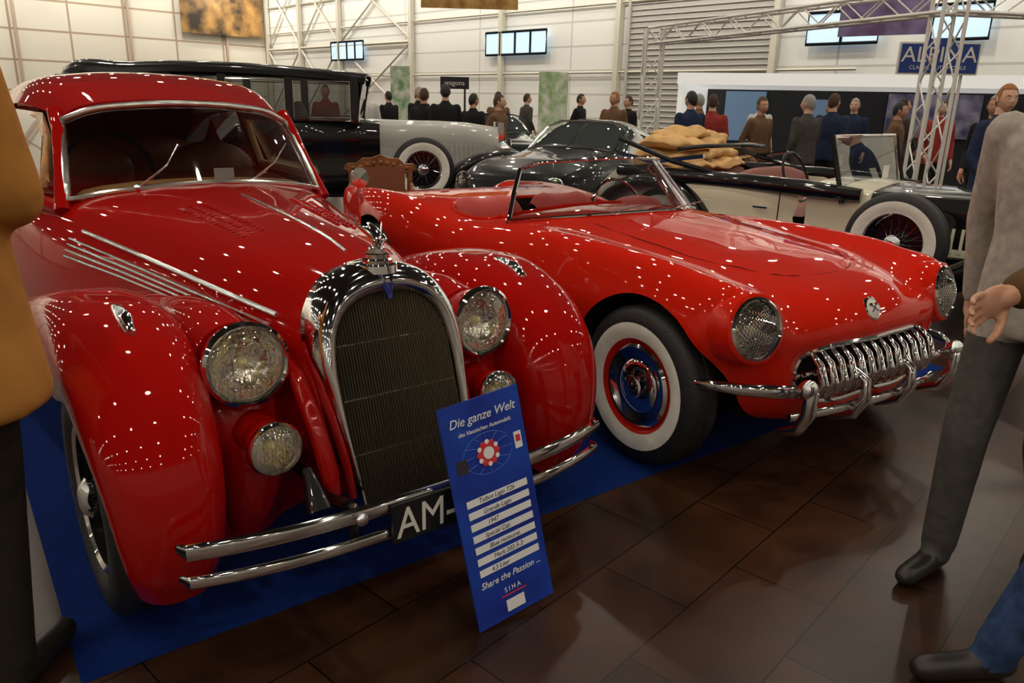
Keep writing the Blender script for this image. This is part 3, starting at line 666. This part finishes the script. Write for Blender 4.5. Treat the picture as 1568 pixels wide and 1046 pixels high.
# ================================================================== HALL
def quad_wall(name,p0,p1,z0,z1,m,th=.2):
    p0=Vector((*p0,0));p1=Vector((*p1,0));d=(p1-p0).normalized();n=Vector((-d.y,d.x,0))*th
    b=MB();v=[p0,p1,p1+n,p0+n];b.add([(q.x,q.y,z0) for q in v]+[(q.x,q.y,z1) for q in v],[(3,2,1,0),(4,5,6,7),(0,1,5,4),(1,2,6,5),(2,3,7,6),(3,0,4,7)],0)
    return b.obj(name,[m],None,smooth=False)
def wallmat(name,c,c2,ang,sx,sz,th=.02):
    m=mat(name,c,rough=.7);nt=m.node_tree;bs=nt.nodes['Principled BSDF'];tc=nt.nodes.new('ShaderNodeTexCoord')
    mp=nt.nodes.new('ShaderNodeMapping');mp.inputs['Rotation'].default_value=(0,0,math.radians(ang))
    nt.links.new(tc.outputs['Object'],mp.inputs['Vector']);sp=nt.nodes.new('ShaderNodeSeparateXYZ');nt.links.new(mp.outputs[0],sp.inputs[0])
    cb=nt.nodes.new('ShaderNodeCombineXYZ');nt.links.new(sp.outputs['X'],cb.inputs['X']);nt.links.new(sp.outputs['Z'],cb.inputs['Y'])
    br=nt.nodes.new('ShaderNodeTexBrick');br.offset=0;br.inputs['Scale'].default_value=1;br.inputs['Brick Width'].default_value=sx;br.inputs['Row Height'].default_value=sz
    br.inputs['Mortar Size'].default_value=th;br.inputs['Color1'].default_value=(*c,1);br.inputs['Color2'].default_value=(c[0]*.95,c[1]*.95,c[2]*.94,1);br.inputs['Mortar'].default_value=(*c2,1)
    nt.links.new(cb.outputs[0],br.inputs['Vector']);nt.links.new(br.outputs['Color'],bs.inputs['Base Color']);return m
q=math.sqrt(.5);C0=Vector((-17,55.5));e1=Vector((q,-q));e2=Vector((-q,-q))
c1=C0+e1*72;c3=C0+e2*62;c2=c1+e2*62
mwb=wallmat('wall_back_panels',(.80,.79,.75),(.55,.54,.50),45,6.0,1.0,.04)
mwl=wallmat('wall_left_panels',(.80,.75,.64),(.45,.34,.24),-45,3.0,1.6,.06)
mws=mat('wall_plain',(.40,.38,.35),.8)
ZH=9.5
quad_wall('wall_back',C0,c1,0,ZH,mwb);quad_wall('wall_left',c3,C0,0,ZH,mwl)
quad_wall('wall_right',c1,c2,0,ZH,mws);quad_wall('wall_front',c2,c3,0,ZH,mws)
b=MB();cs=[C0,c1,c2,c3]
b.add([(p.x,p.y,0) for p in cs]+[(p.x,p.y,-.2) for p in cs],[(0,1,2,3),(7,6,5,4)]+[(i,4+i,4+(i+1)%4,(i+1)%4) for i in range(4)],0)
fm=mat('floor_tiles',(.03,.02,.015),rough=.3,spec=.35);nt=fm.node_tree;bs=nt.nodes['Principled BSDF'];tc=nt.nodes.new('ShaderNodeTexCoord')
mp=nt.nodes.new('ShaderNodeMapping');mp.inputs['Rotation'].default_value=(0,0,math.radians(-48));nt.links.new(tc.outputs['Object'],mp.inputs['Vector'])
br=nt.nodes.new('ShaderNodeTexBrick');br.offset=.5;br.inputs['Scale'].default_value=1;br.inputs['Brick Width'].default_value=.62;br.inputs['Row Height'].default_value=.31;br.inputs['Mortar Size'].default_value=.003
br.inputs['Color1'].default_value=(.048,.020,.010,1);br.inputs['Color2'].default_value=(.022,.011,.006,1);br.inputs['Mortar'].default_value=(.003,.002,.0015,1)
nt.links.new(mp.outputs[0],br.inputs['Vector'])
nz=nt.nodes.new('ShaderNodeTexNoise');nz.inputs['Scale'].default_value=3;nz.inputs['Detail'].default_value=8;nt.links.new(tc.outputs['Object'],nz.inputs['Vector'])
mx=nt.nodes.new('ShaderNodeMixRGB');mx.blend_type='MULTIPLY';mx.inputs['Fac'].default_value=.9
cr=nt.nodes.new('ShaderNodeValToRGB');cr.color_ramp.elements[0].position=.3;cr.color_ramp.elements[0].color=(.4,.4,.4,1);cr.color_ramp.elements[1].position=.7;cr.color_ramp.elements[1].color=(1.6,1.45,1.3,1)
nt.links.new(nz.outputs['Fac'],cr.inputs['Fac']);nt.links.new(br.outputs['Color'],mx.inputs['Color1']);nt.links.new(cr.outputs['Color'],mx.inputs['Color2']);nt.links.new(mx.outputs['Color'],bs.inputs['Base Color'])
mr2=nt.nodes.new('ShaderNodeMapRange');mr2.inputs['To Min'].default_value=.24;mr2.inputs['To Max'].default_value=.36;nt.links.new(nz.outputs['Fac'],mr2.inputs['Value']);nt.links.new(mr2.outputs['Result'],bs.inputs['Roughness'])
bp=nt.nodes.new('ShaderNodeBump');bp.inputs['Strength'].default_value=.35;bp.inputs['Distance'].default_value=.004;nt.links.new(br.outputs['Fac'],bp.inputs['Height']);bp.invert=True;nt.links.new(bp.outputs['Normal'],bs.inputs['Normal'])
b.obj('floor',[fm],None,smooth=False)
b=MB();b.add([(p.x,p.y,ZH) for p in cs]+[(p.x,p.y,ZH+.2) for p in cs],[(0,1,2,3),(7,6,5,4)]+[(i,4+i,4+(i+1)%4,(i+1)%4) for i in range(4)],0)
b.obj('ceiling',[mat('ceiling_paint',(.06,.06,.06),.8)],None,smooth=False)
b=MB();le=mat('lamp_glow',(1,1,1),.5,emit=(1,.89,.73),es=300)
for i in range(16):
    for j in range(14):
        p=C0+e1*(2.2+4.5*i)+e2*(2.2+4.5*j)
        Mx=Matrix.Translation((p.x,p.y,0))
        b.lathe([(.14,8.7),(0,8.7)],1,Mx,8)
        b.lathe([(.16,8.68),(.155,8.8),(.06,9.0),(.03,9.05),(.03,9.5)],0,Mx,8)
b.obj('ceiling_lamps',[M_BLK,le],None)
b=MB()
for i in range(13):
    p=C0+e1*(2+4*i)+e2*3.6;Mx=AX((p.x,p.y,8.4),(q,q,-.8));b.lathe([(.30,0),(0,0)],1,Mx,10);b.lathe([(.33,.02),(.32,-.1),(.1,-.25),(0,-.25)],0,Mx,10);b.tube([(p.x,p.y,8.5),(p.x,p.y,9.5)],.03,0,6)
for i in range(11):
    p=C0+e2*(3+4.5*i)+e1*3.6;Mx=AX((p.x,p.y,8.4),(-q,q,-.8));b.lathe([(.30,0),(0,0)],1,Mx,10);b.lathe([(.33,.02),(.32,-.1),(.1,-.25),(0,-.25)],0,Mx,10);b.tube([(p.x,p.y,8.5),(p.x,p.y,9.5)],.03,0,6)
b.obj('added_wall_lights',[M_BLK,mat('added_wall_glow',(1,1,1),.5,emit=(1,.95,.85),es=115)],None)  # unseen lamps added along the back and left walls to brighten them
V=empty('blue_carpet',(-.243,2.067,0),37)
b=MB();b.box((1.38,2.4,-.001),(4.64,4.5,.006),0);b.obj('pile',[mat('blue_carpet_pile',(.005,.024,.16),.95,noise=.3,nscale=200,bump=.6,bscale=400,spec=.1)],V,smooth=False)
W0=Vector((C0.x,C0.y,0));E1=Vector((e1.x,e1.y,0));E2=Vector((e2.x,e2.y,0));nin=Vector((-q,-q,0))
def wp(s,z,off=.1):
    p=W0+E1*s+nin*off;return (p.x,p.y,z)
ms=mat('steel_cream',(.62,.58,.48),.6)
b=MB()
for s in (.3,4.5,9,16,23,30,37):
    b.tube([wp(s,0,.2),wp(s,9.4,.2)],.16,0,4)
for a in ((.3,4.5),(4.5,9),(9,16)):
    for z0,z1 in ((.5,4.6),(4.7,9)):
        b.tube([wp(a[0],z0,.2),wp(a[1],z1,.2)],.07,0,4);b.tube([wp(a[0],z1,.2),wp(a[1],z0,.2)],.07,0,4)
        b.tube([wp(a[0],z1,.2),wp(a[1],z1,.2)],.09,0,4)
for z in (2.9,5.6,7.2):b.tube([wp(.3,z,.15),wp(40,z,.15)],.05,0,4)
b.obj('trim_1',[ms],None,smooth=False)
b=MB()
for k in range(9):
    p=W0+E2*(3+6*k);b.tube([(p.x+.1,p.y-.1,0),(p.x+.1,p.y-.1,9.4)],.09,0,4)
b.obj('trim_2',[mat('steel_tan',(.5,.38,.28),.6)],None,smooth=False)
skyg=mat('window_daylight',(.4,.5,.6),.3,emit=(.50,.70,.86),es=.75)
def window(k,s0,s1,z0,z1,n):
    V=empty('window_%d'%k);b=MB();c=MB()
    c.add([wp(s0,z0,.26),wp(s1,z0,.26),wp(s1,z1,.26),wp(s0,z1,.26)],[(0,1,2,3)],0)
    b.tube([wp(s0,z0,.28),wp(s1,z0,.28),wp(s1,z1,.28),wp(s0,z1,.28)],.055,0,4,closed=True)
    for i in range(1,n):
        s=s0+(s1-s0)*i/n;b.tube([wp(s,z0,.28),wp(s,z1,.28)],.055,0,4)
    b.obj('frame',[M_DARK],V,smooth=False);c.obj('pane',[skyg],V,smooth=False)
window(1,8.2,11.6,3.8,4.8,4);window(2,22.0,26.0,3.75,4.75,4)
window(3,38.2,40.6,3.7,4.7,2);window(4,42.2,43.8,3.7,4.7,1)
b=MB()
b.add([wp(30.5,0,.10),wp(37.1,0,.10),wp(37.1,9.2,.10),wp(30.5,9.2,.10)],[(0,1,2,3)],0)
for k in range(42):b.tube([wp(30.5,.1+k*.215,.12),wp(37.1,.1+k*.215,.12)],.03,0,4)
for s in (30.5,37.1):b.tube([wp(s,0,.15),wp(s,9.2,.15)],.08,0,4)
b.obj('door_1',[mat('grey_shutter',(.45,.43,.40),.6)],None,smooth=False)
def banner(name,a,b_,z0,z1,m,th=.03):
    a=Vector((*a,0));c=Vector((*b_,0));V=MB();d=(c-a).normalized();n=Vector((-d.y,d.x,0))*th
    v=[a,c,c+n,a+n];V.add([(p.x,p.y,z0) for p in v]+[(p.x,p.y,z1) for p in v],[(3,2,1,0),(4,5,6,7),(0,1,5,4),(1,2,6,5),(2,3,7,6),(3,0,4,7)],0)
    return V.obj(name,[m],None,smooth=False)
pm=mat('poster_print',(.04,.025,.015),.4,col2=(.50,.27,.08),nscale=1.0)
pl=C0+e2*.6+Vector((.3,-.3));pr=C0+e2*6.0+Vector((.3,-.3))
banner('poster_print',pr,pl,5.3,9.3,pm)
banner('hanging_banner',(-3.6,30),(-.1,30),4.75,6.2,mat('banner_orange',(.35,.14,.02),.5,col2=(.7,.45,.15),nscale=2))
banner('hanging_banner',(8.6,22.4),(10.3,21.0),3.45,5.4,mat('banner_violet',(.12,.06,.16),.5,col2=(.25,.2,.4),nscale=2))
banner('standing_banner',(-4.6,29),(-3.9,29),.0,2.7,mat('banner_green',(.15,.35,.15),.5,col2=(.8,.8,.7),nscale=3))
banner('standing_banner',(.55,22),(1.35,22),.0,2.35,mat('banner_leaf',(.2,.4,.08),.5,col2=(.85,.85,.8),nscale=3))
V=empty('black_sign_board',(-1.9,24,0),0)
b=MB();b.box((0,0,2.05),(.85,.04,.34),0);b.tube([(-.3,.05,0),(-.3,.05,2.1)],.03,0,6);b.tube([(.3,.05,0),(.3,.05,2.1)],.03,0,6);b.obj('panel',[mat('sign_black',(.01,.01,.012),.4)],V,smooth=False)
text('wagons',.2,Matrix.Translation((0,-.025,1.99))@R90,M_WHITE,V,'lettering',align='CENTER')
def truss(b,p0,p1,w=.29,step=.29):
    p0=Vector(p0);p1=Vector(p1);d=(p1-p0);L=d.length;d.normalize()
    u=d.cross(Vector((0,0,1)));u=(Vector((1,0,0)) if u.length<.1 else u).normalized();v=d.cross(u)
    cs=[(u*a+v*c)*w/2 for a,c in((1,1),(1,-1),(-1,-1),(-1,1))]
    for c in cs:b.tube([p0+c,p1+c],.020,0,8)
    n=max(1,int(L/step))
    for i in range(n):
        a=p0+d*(L*i/n);e=p0+d*(L*(i+1)/n)
        for k in range(4):
            c,c2_=cs[k],cs[(k+1)%4]
            b.tube([a+(c if i%2 else c2_),e+(c2_ if i%2 else c)],.009,0,5)
b=MB();ma=mat('truss_aluminium',(.82,.81,.78),.45,metal=.4)
A1=(2.02,12.4);A2=(4.16,8.1)
truss(b,(A1[0],A1[1],0),(A1[0],A1[1],2.60),w=.26);truss(b,(A2[0],A2[1],0),(A2[0],A2[1],2.66),w=.23)
truss(b,(A1[0],A1[1],2.50),(A2[0],A2[1],2.53),w=.22)
truss(b,(A2[0],A2[1],2.53),(A2[0]+2.8,A2[1]+.4,2.53),w=.22)
b.obj('lighting_truss',[ma],None)
V=empty('dealer_sign',(5.05,9.9,0),-12)
b=MB();b.box((0,0,2.12),(.86,.06,.33),0);b.box((0,.002,2.12),(.90,.05,.37),1)
b.add([(-.2,-.03,2.285),(.2,-.03,2.285),(.1,-.03,2.35),(-.1,-.03,2.35)],[(0,1,2,3)],0)
b.obj('panel',[mat('sign_blue',(.015,.05,.25),.4),M_WHITE],V,smooth=False)
text('ALPINA',.25,Matrix.Translation((0,-.034,2.08))@R90,M_WHITE,V,'lettering',align='CENTER')
text('CLASSIC AUTOMOBILE',.062,Matrix.Translation((0,-.034,1.995))@R90,M_WHITE,V,'lettering_small',align='CENTER')
b=MB()
for x in(.0,.30):b.tube([(x,.05,0),(x,.05,2.2)],.02,0,6)
b.obj('support',[ma],V)
V=empty('exhibition_stand',(3.5,16.2,0),-22)
b=MB();b.box((4.2,1.5,2.05),(9.0,3.4,.22),0);b.box((4.2,3.1,1.0),(9.0,.1,2.0),1);b.box((-.25,1.6,1.0),(.12,3.2,2.0),0);b.box((8.6,1.6,1.0),(.1,3.2,2.0),1)
b.box((.7,3.0,1.35),(.9,.06,1.1),2);b.box((4.6,3.0,1.45),(1.8,.05,.9),3);b.box((2.3,3.0,1.5),(.6,.05,.5),2);b.box((7.1,3.0,1.45),(1.2,.05,.9),3)
b.obj('stand_structure',[mat('stand_white_added_glow',(.8,.8,.78),.5,emit=(1,.98,.92),es=.34),mat('stand_black',(.02,.02,.022),.6),mat('screen_blue',(.15,.25,.4),.4,emit=(.3,.45,.6),es=.12),mat('poster_violet',(.10,.08,.2),.4,col2=(.5,.45,.6),nscale=3)],V,smooth=False)  # white stand parts carry added emission so the unlit fascia reads bright

# ================================================================== PEOPLE
def seg_tube(b,p0,r0,p1,r1,n=10,mi=0,fl=1):
    p0=Vector(p0);p1=Vector(p1);d=(p1-p0);L=d.length;d.normalize()
    pts=[p0-d*r0*.9,p0-d*r0*.6,p0,p0+(p1-p0)*.5,p1,p1+d*r1*.6,p1+d*r1*.9]
    b.tube(pts,[r0*.3,r0*.75,r0,(r0+r1)/2,r1,r1*.75,r1*.3],mi,n,flat=fl)
def hand(parent,wrist,d,side,skin,s=1.,palm_n=None,voxel=0,curl=.35):
    d=Vector(d).normalized();pn=Vector(palm_n) if palm_n else Vector((-side,0,0))
    pn=(pn-d*pn.dot(d)).normalized();x=pn.cross(d)
    M=Matrix(((x.x,pn.x,d.x,wrist[0]),(x.y,pn.y,d.y,wrist[1]),(x.z,pn.z,d.z,wrist[2]),(0,0,0,1)))@Matrix.Scale(s,4)
    b=MB();b.ell((0,0,.05),(.040,.016,.058),0,M,14,10);seg_tube(b,M@Vector((0,0,-.03)),.026*s,M@Vector((0,0,.03)),.027*s)
    for k,(fx,L) in enumerate(((-.030,.064),(-.010,.078),(.011,.084),(.031,.074))):
        p=Vector((fx,0,.088));a=curl*.6
        for j,l in enumerate((.45,.32,.23)):
            e=p+Vector((fx*.12*l,math.sin(a)*L*l,math.cos(a)*L*l))
            seg_tube(b,M@p,(.0092-.001*j)*s,M@e,(.0085-.001*j)*s,8);p=e;a+=curl
    p=Vector((.030,.004,.028))
    for j,(dx,dy,dz) in enumerate(((.026,.012,.026),(.012,.010,.030),(.002,.006,.024))):
        e=p+Vector((dx,dy,dz));seg_tube(b,M@p,(.0125-.0015*j)*s,M@e,(.011-.0015*j)*s,8);p=e
    o=b.obj('hand',[skin],parent)
    if voxel:
        m=o.modifiers.new('r','REMESH');m.mode='VOXEL';m.voxel_size=voxel;m=o.modifiers.new('s','SMOOTH');m.iterations=3;apply_mods(o,None);o.data.polygons.foreach_set('use_smooth',[True]*len(o.data.polygons))
    return o
MEYE=mat('eye_white',(.8,.78,.75),.3);MIRIS=mat('eye_iris',(.05,.03,.02),.2);MLIP=mat('lips',(.45,.16,.12),.5)
def head(parent,c,skin,hair,yaw=0,pitch=0,long=False,bald=False):
    M=Matrix.Translation(c)@Matrix.Rotation(math.radians(yaw),4,'Z')@Matrix.Rotation(math.radians(pitch),4,'X')
    n,m=36,28
    def P(a,t,k=1.):
        d=Vector((math.cos(a)*math.cos(t),math.cos(a)*math.sin(t),math.sin(a)))
        x,y,z=d.x*.076*k,d.y*.096*k,d.z*.118*k
        if d.z<0:x*=1-.28*d.z*d.z*1.3;y=y*(1-.10*d.z*d.z)-(.012 if d.y<0 else -.008)*abs(d.z)
        if k==1. and d.y<0:
            g=lambda x0,z0,sx,sz:math.exp(-((x-x0)/sx)**2-((z-z0)/sz)**2)
            y-=.026*g(0,-.022,.011,.016)+.014*g(0,.004,.008,.022)+.006*g(0,-.098,.022,.014)+.006*g(0,-.058,.022,.010)
            y+=.010*(g(.031,.006,.016,.011)+g(-.031,.006,.016,.011));y-=.005*(g(.03,.028,.02,.006)+g(-.03,.028,.02,.006))
        return Vector((x,y,z))
    b=MB();v=[];f=[]
    for i in range(m+1):
        for k in range(n):v.append(P(-pi/2+pi*i/m,2*pi*k/n))
    for i in range(m):
        for k in range(n):f.append((i*n+k,i*n+(k+1)%n,(i+1)*n+(k+1)%n,(i+1)*n+k))
    b.add(v,f,0,M)
    for s in(-1,1):
        b.ell((s*.031,-.080,.006),(.0125,.011,.0085),1,M,10,8);b.ell((s*.031,-.0895,.006),(.0048,.003,.0048),2,M,8,6)
        b.ell((s*.079,.006,-.004),(.009,.018,.030),0,M,10,8)
        b.tube([(s*.018,-.094,.026),(s*.032,-.092,.030),(s*.046,-.082,.024)],.003,4,6,M=M)
    b.tube([(-.024,-.087,-.060),(-.010,-.097,-.057),(.010,-.097,-.057),(.024,-.087,-.060)],[.002,.005,.005,.002],3,6,M=M)
    v=[];f=[]
    for i in range(m+1):
        for k in range(n):
            a=-pi/2+pi*i/m;t=2*pi*k/n;p=P(a,t,1.09 if not bald else 1.02)
            v.append(p+Vector((0,.006,.004)))
    for i in range(m):
        for k in range(n):
            a=-pi/2+pi*(i+.5)/m;t=2*pi*(k+.5)/n;dy=math.cos(a)*math.sin(t);dz=math.sin(a)
            ok=(dz>.55) if dy<-.3 else (dz>(.05-.9*max(dy,0)-(1.2 if long and dy>-.1 else 0)))
            if dy<-.3 and dz<=.62:ok=False
            if bald:ok=(dy>-.1 and dz<.45 and dz>-.5)
            if ok:f.append((i*n+k,i*n+(k+1)%n,(i+1)*n+(k+1)%n,(i+1)*n+k))
    b.add(v,f,4,M)
    b.obj('head',[skin,MEYE,MIRIS,MLIP,hair],parent)
SK=[mat('skin_light',(.62,.36,.25),.5,noise=.06),mat('skin_ruddy',(.55,.28,.18),.5,noise=.06)]
def cl(name,c):return mat(name,c,.85,noise=.15,nscale=30,bump=.35,bscale=18,spec=.2)
MSHOE=mat('shoe_leather',(.015,.012,.01),.4)
def person(name,loc,rz,top,legs,hair,H=1.75,J=None,hem=.82,voxel=.024,skin=0,yaw=0,pitch=0,girth=1.,long=False,bald=False,hv=0,sleeve=1.,shoes=None,lean=0.,flare=1.):
    V=empty(name,loc,rz);k=H/1.75;V.scale=(k,k,k)
    j=dict(hipL=(-.095,0,.90),kneeL=(-.105,-.02,.49),ankL=(-.11,.03,.09),hipR=(.095,0,.90),kneeR=(.105,-.02,.49),ankR=(.11,.03,.09),
      shL=(-.185,0,1.42),elL=(-.245,.03,1.13),wrL=(-.25,-.06,.88),shR=(.185,0,1.42),elR=(.245,.03,1.13),wrR=(.25,-.06,.88),toeL=None,toeR=None)
    if J:j.update(J)
    b=MB();bones=[]
    def B(kind,a,r0,c,r1):
        seg_tube(b,a,r0,c,r1,12);bones.append((kind,Vector(a),Vector(c),(r0+r1)/2))
    g=girth
    rings=[(hem,.178*g*flare,.128*g*flare),(hem+.02,.185*g*flare,.135*g*flare),(.98,.178*g,.13*g),(1.12,.168*g,.122*g),(1.28,.187*g,.13*g),(1.39,.19*g,.118*g),(1.45,.135,.092),(1.49,.075,.07),(1.52,.058,.06),(1.60,.052,.056)]
    A=[]
    for z,rx,ry in rings:
        oy=-lean*max(z-.9,0)
        A.append([(rx*math.copysign(abs(math.cos(t))**.85,math.cos(t)),oy+ry*math.copysign(abs(math.sin(t))**.85,math.sin(t)),z) for t in np.linspace(0,2*pi,25)[:-1]])
    b.grid(np.array(A),0,True,True,True)
    for s in 'LR':
        sg=-1 if s=='L' else 1
        sh=Vector(j['sh'+s])+Vector((0,-lean*.5,0));el=Vector(j['el'+s])+Vector((0,-lean*.3,0)) if not(J and 'el'+s in J) else Vector(j['el'+s])
        B('arm',sh,.068*min(g,1.16),el,.05*sleeve);B('arm',el,.05*sleeve,j['wr'+s],.036*sleeve)
        B('leg',j['hip'+s],.092*g,j['knee'+s],.070);B('leg',j['knee'+s],.070,j['ank'+s],.055)
        a=Vector(j['ank'+s]);t=Vector(j['toe'+s]) if j['toe'+s] else Vector((a.x+sg*.02,a.y-.19,max(.035,a.z-.055)))
        B('shoe',a+Vector((0,.03,-.045)),.042,t,.036)
        B('shoe',a,.042,a+Vector((0,.02,-.04)),.042)
    o=b.obj('body',[top],V)
    m=o.modifiers.new('r','REMESH');m.mode='VOXEL';m.voxel_size=voxel;m=o.modifiers.new('s','SMOOTH');m.iterations=2 if voxel>.015 else 5;m.factor=.5
    apply_mods(o,None);me=o.data;nP=len(me.polygons);me.polygons.foreach_set('use_smooth',[True]*nP)
    me.materials.clear()
    for q_ in (top,legs,shoes or MSHOE,SK[skin]):me.materials.append(q_)
    c=np.zeros(nP*3);me.polygons.foreach_get('center',c);c=c.reshape(-1,3)
    best=np.full(nP,1e9);kind=np.zeros(nP,int);km={'arm':0,'leg':1,'shoe':2}
    for kd,a,e,r in bones:
        a=np.array(a);e=np.array(e);d=e-a;t=np.clip(((c-a)@d)/(d@d),0,1);ds=np.linalg.norm(c-(a+t[:,None]*d),axis=1)-r
        w=ds<best;best=np.where(w,ds,best);kind=np.where(w,km[kd],kind)
    mi=np.where(kind==0,0,np.where(c[:,2]>hem-.012,0,kind));mi=np.where((c[:,2]>1.515)&(abs(c[:,0])<.1)&(kind!=0),3,mi)
    mi=np.where((c[:,2]>1.525)&(abs(c[:,0])<.09),3,mi)
    me.polygons.foreach_set('material_index',mi.astype(int).tolist());me.update()
    head(V,(0,-.02-lean*.72,1.655-.05*lean),SK[skin],hair,yaw,pitch,long,bald)
    for s in 'LR':
        sg=-1 if s=='L' else 1;w=Vector(j['wr'+s]);d=(w-Vector(j['el'+s])).normalized()
        hand(V,w+d*.03,d,sg,SK[skin],1.,None,hv)
    return V
HB=mat('hair_brown',(.06,.03,.015),.7,bump=.5,bscale=150);HG=mat('hair_grey',(.35,.34,.33),.7,bump=.5,bscale=150);HK=mat('hair_dark',(.012,.010,.009),.6,bump=.5,bscale=150);HBl=mat('hair_auburn',(.35,.14,.04),.7,bump=.5,bscale=150)
TANJ=mat('tan_suede',(.42,.185,.042),.9,noise=.15,nscale=8,bump=.7,bscale=8,spec=.15)
KHK=cl('dark_trousers',(.020,.016,.010));GRY=cl('grey_knit',(.40,.36,.32));GRT=cl('grey_trousers',(.07,.065,.06));JEAN=mat('blue_denim',(.025,.05,.12),.9,noise=.3,nscale=25,spec=.2);OLV=cl('olive_jacket',(.10,.055,.02))
NAV=cl('navy_cloth',(.02,.03,.07));BKC=cl('black_cloth',(.015,.015,.017));WHC=cl('white_cloth',(.6,.6,.58));BLC=cl('blue_cloth',(.06,.12,.28));BRC=cl('brown_cloth',(.16,.09,.05));REC=cl('red_cloth',(.3,.04,.03))
pL=person('man_in_tan_jacket',(-1.345,1.60,0),184,TANJ,KHK,HG,H=1.90,hem=.70,voxel=.013,girth=1.30,hv=.005,sleeve=1.35,flare=1.10,
  J=dict(shL=(-.19,0,1.41),elL=(-.235,-.04,1.14),wrL=(-.10,-.26,1.10),elR=(.25,-.04,1.15),wrR=(.12,-.28,1.14)))
b=MB();b.tube([(-.13,-.12,1.42),(-.13,.0,1.505),(-.13,.125,1.44),(-.15,.180,1.30),(-.17,.175,1.15),(-.19,.180,.98)],.013,0,8,flat=.5)
b.obj('shoulder_strap',[BKC],pL)
person('man_in_grey_sweater',(1.60,2.26,0),-48,GRY,GRT,HK,H=1.74,voxel=.013,hv=.005,yaw=-20,pitch=10,
  J=dict(kneeL=(-.10,-.12,.49),ankL=(-.11,-.12,.09),kneeR=(.10,.0,.48),ankR=(.11,.20,.12),elL=(-.24,.10,1.15),wrL=(-.24,.16,.88),elR=(.25,.0,1.14),wrR=(.24,-.10,.90)))
person('man_in_olive_jacket',(1.665,1.66,0),-80,OLV,JEAN,HB,H=1.80,voxel=.013,hv=.005,skin=1,hem=.84,sleeve=1.3,
  J=dict(kneeL=(-.12,-.14,.50),ankL=(-.13,-.32,.09),kneeR=(.10,-.02,.48),ankR=(.11,.12,.10),elL=(-.25,-.16,1.10),wrL=(-.20,-.42,1.03),elR=(.25,.08,1.13),wrR=(.25,.06,.87)))
bg=[('visitor_in_navy_jacket',(4.15,6.9),20,NAV,KHK,HBl,1.70),
('visitor_in_dark_coat',(-1.55,13.2),160,BKC,BKC,HB,1.66),('visitor_in_dark_coat',(-1.15,12.7),190,BKC,KHK,HK,1.72),('visitor_in_black_sweater',(-.75,13.4),150,BKC,GRT,HK,1.60),('visitor_in_brown_jacket',(-.30,12.3),60,BRC,KHK,HB,1.58),
('visitor_in_navy_jacket',(2.45,11.4),200,NAV,JEAN,HK,1.68),('visitor_in_red_sweater',(2.95,12.2),170,REC,KHK,HB,1.66),('visitor_in_brown_jacket',(3.45,11.4),30,BRC,JEAN,HB,1.62),
('visitor_in_grey_coat',(3.9,10.8),200,GRT,KHK,HG,1.66),('visitor_in_white_shirt',(4.9,12.6),10,WHC,KHK,HBl,1.62),('visitor_in_navy_jacket',(5.6,13.4),330,NAV,KHK,HG,1.68),
('visitor_in_grey_coat',(6.4,13.4),100,GRT,KHK,HK,1.7),('visitor_in_white_shirt',(-2.6,13.6),0,WHC,KHK,HG,1.70),('visitor_in_dark_coat',(1.35,17.5),60,BKC,JEAN,HK,1.70),('visitor_in_black_sweater',(2.2,16.0),300,BKC,KHK,HB,1.66),('visitor_in_red_sweater',(-3.6,15),20,REC,JEAN,HK,1.7),
('visitor_in_dark_coat',(-2.1,17.0),80,NAV,KHK,HB,1.70),('visitor_in_dark_coat',(-2.9,18.0),220,BKC,KHK,HK,1.66),('visitor_in_grey_coat',(.2,19),120,GRT,KHK,HB,1.7),('visitor_in_brown_jacket',(3.2,14.2),250,BRC,KHK,HG,1.7),
('visitor_in_dark_coat',(-1.9,15.4),40,BKC,JEAN,HG,1.72),('visitor_in_brown_jacket',(-.4,16.2),200,BRC,KHK,HK,1.68),('visitor_in_navy_jacket',(4.5,11.5),140,NAV,KHK,HB,1.7),
('visitor_in_brown_jacket',(1.7,14.2),330,BRC,JEAN,HBl,1.70),('visitor_in_white_shirt',(4.2,13.9),20,WHC,JEAN,HB,1.68),('visitor_in_brown_jacket',(5.3,11.2),60,BRC,KHK,HK,1.60),('visitor_in_red_sweater',(6.3,12.0),350,REC,KHK,HB,1.66),('visitor_in_dark_coat',(5.1,8.6),300,BKC,KHK,HG,1.66)]
for i,(n_,p,r,t,l,h_,H_) in enumerate(bg):
    sw=.1*math.sin(i*2.1)
    person(n_,(*p,0),r,t,l,h_,H=H_,skin=i%2,yaw=(i*37)%50-25,J=dict(ankL=(-.11,sw,.09),ankR=(.11,-sw,.09),kneeL=(-.1,sw*.4-.03,.49),kneeR=(.1,-sw*.4-.03,.49),elL=(-.25,.02+sw,1.14),wrL=(-.2,-.12+sw,.95)))

w=bpy.data.worlds.new('world');sc.world=w;w.use_nodes=True;w.node_tree.nodes['Background'].inputs[0].default_value=(.5,.5,.55,1);w.node_tree.nodes['Background'].inputs[1].default_value=.05
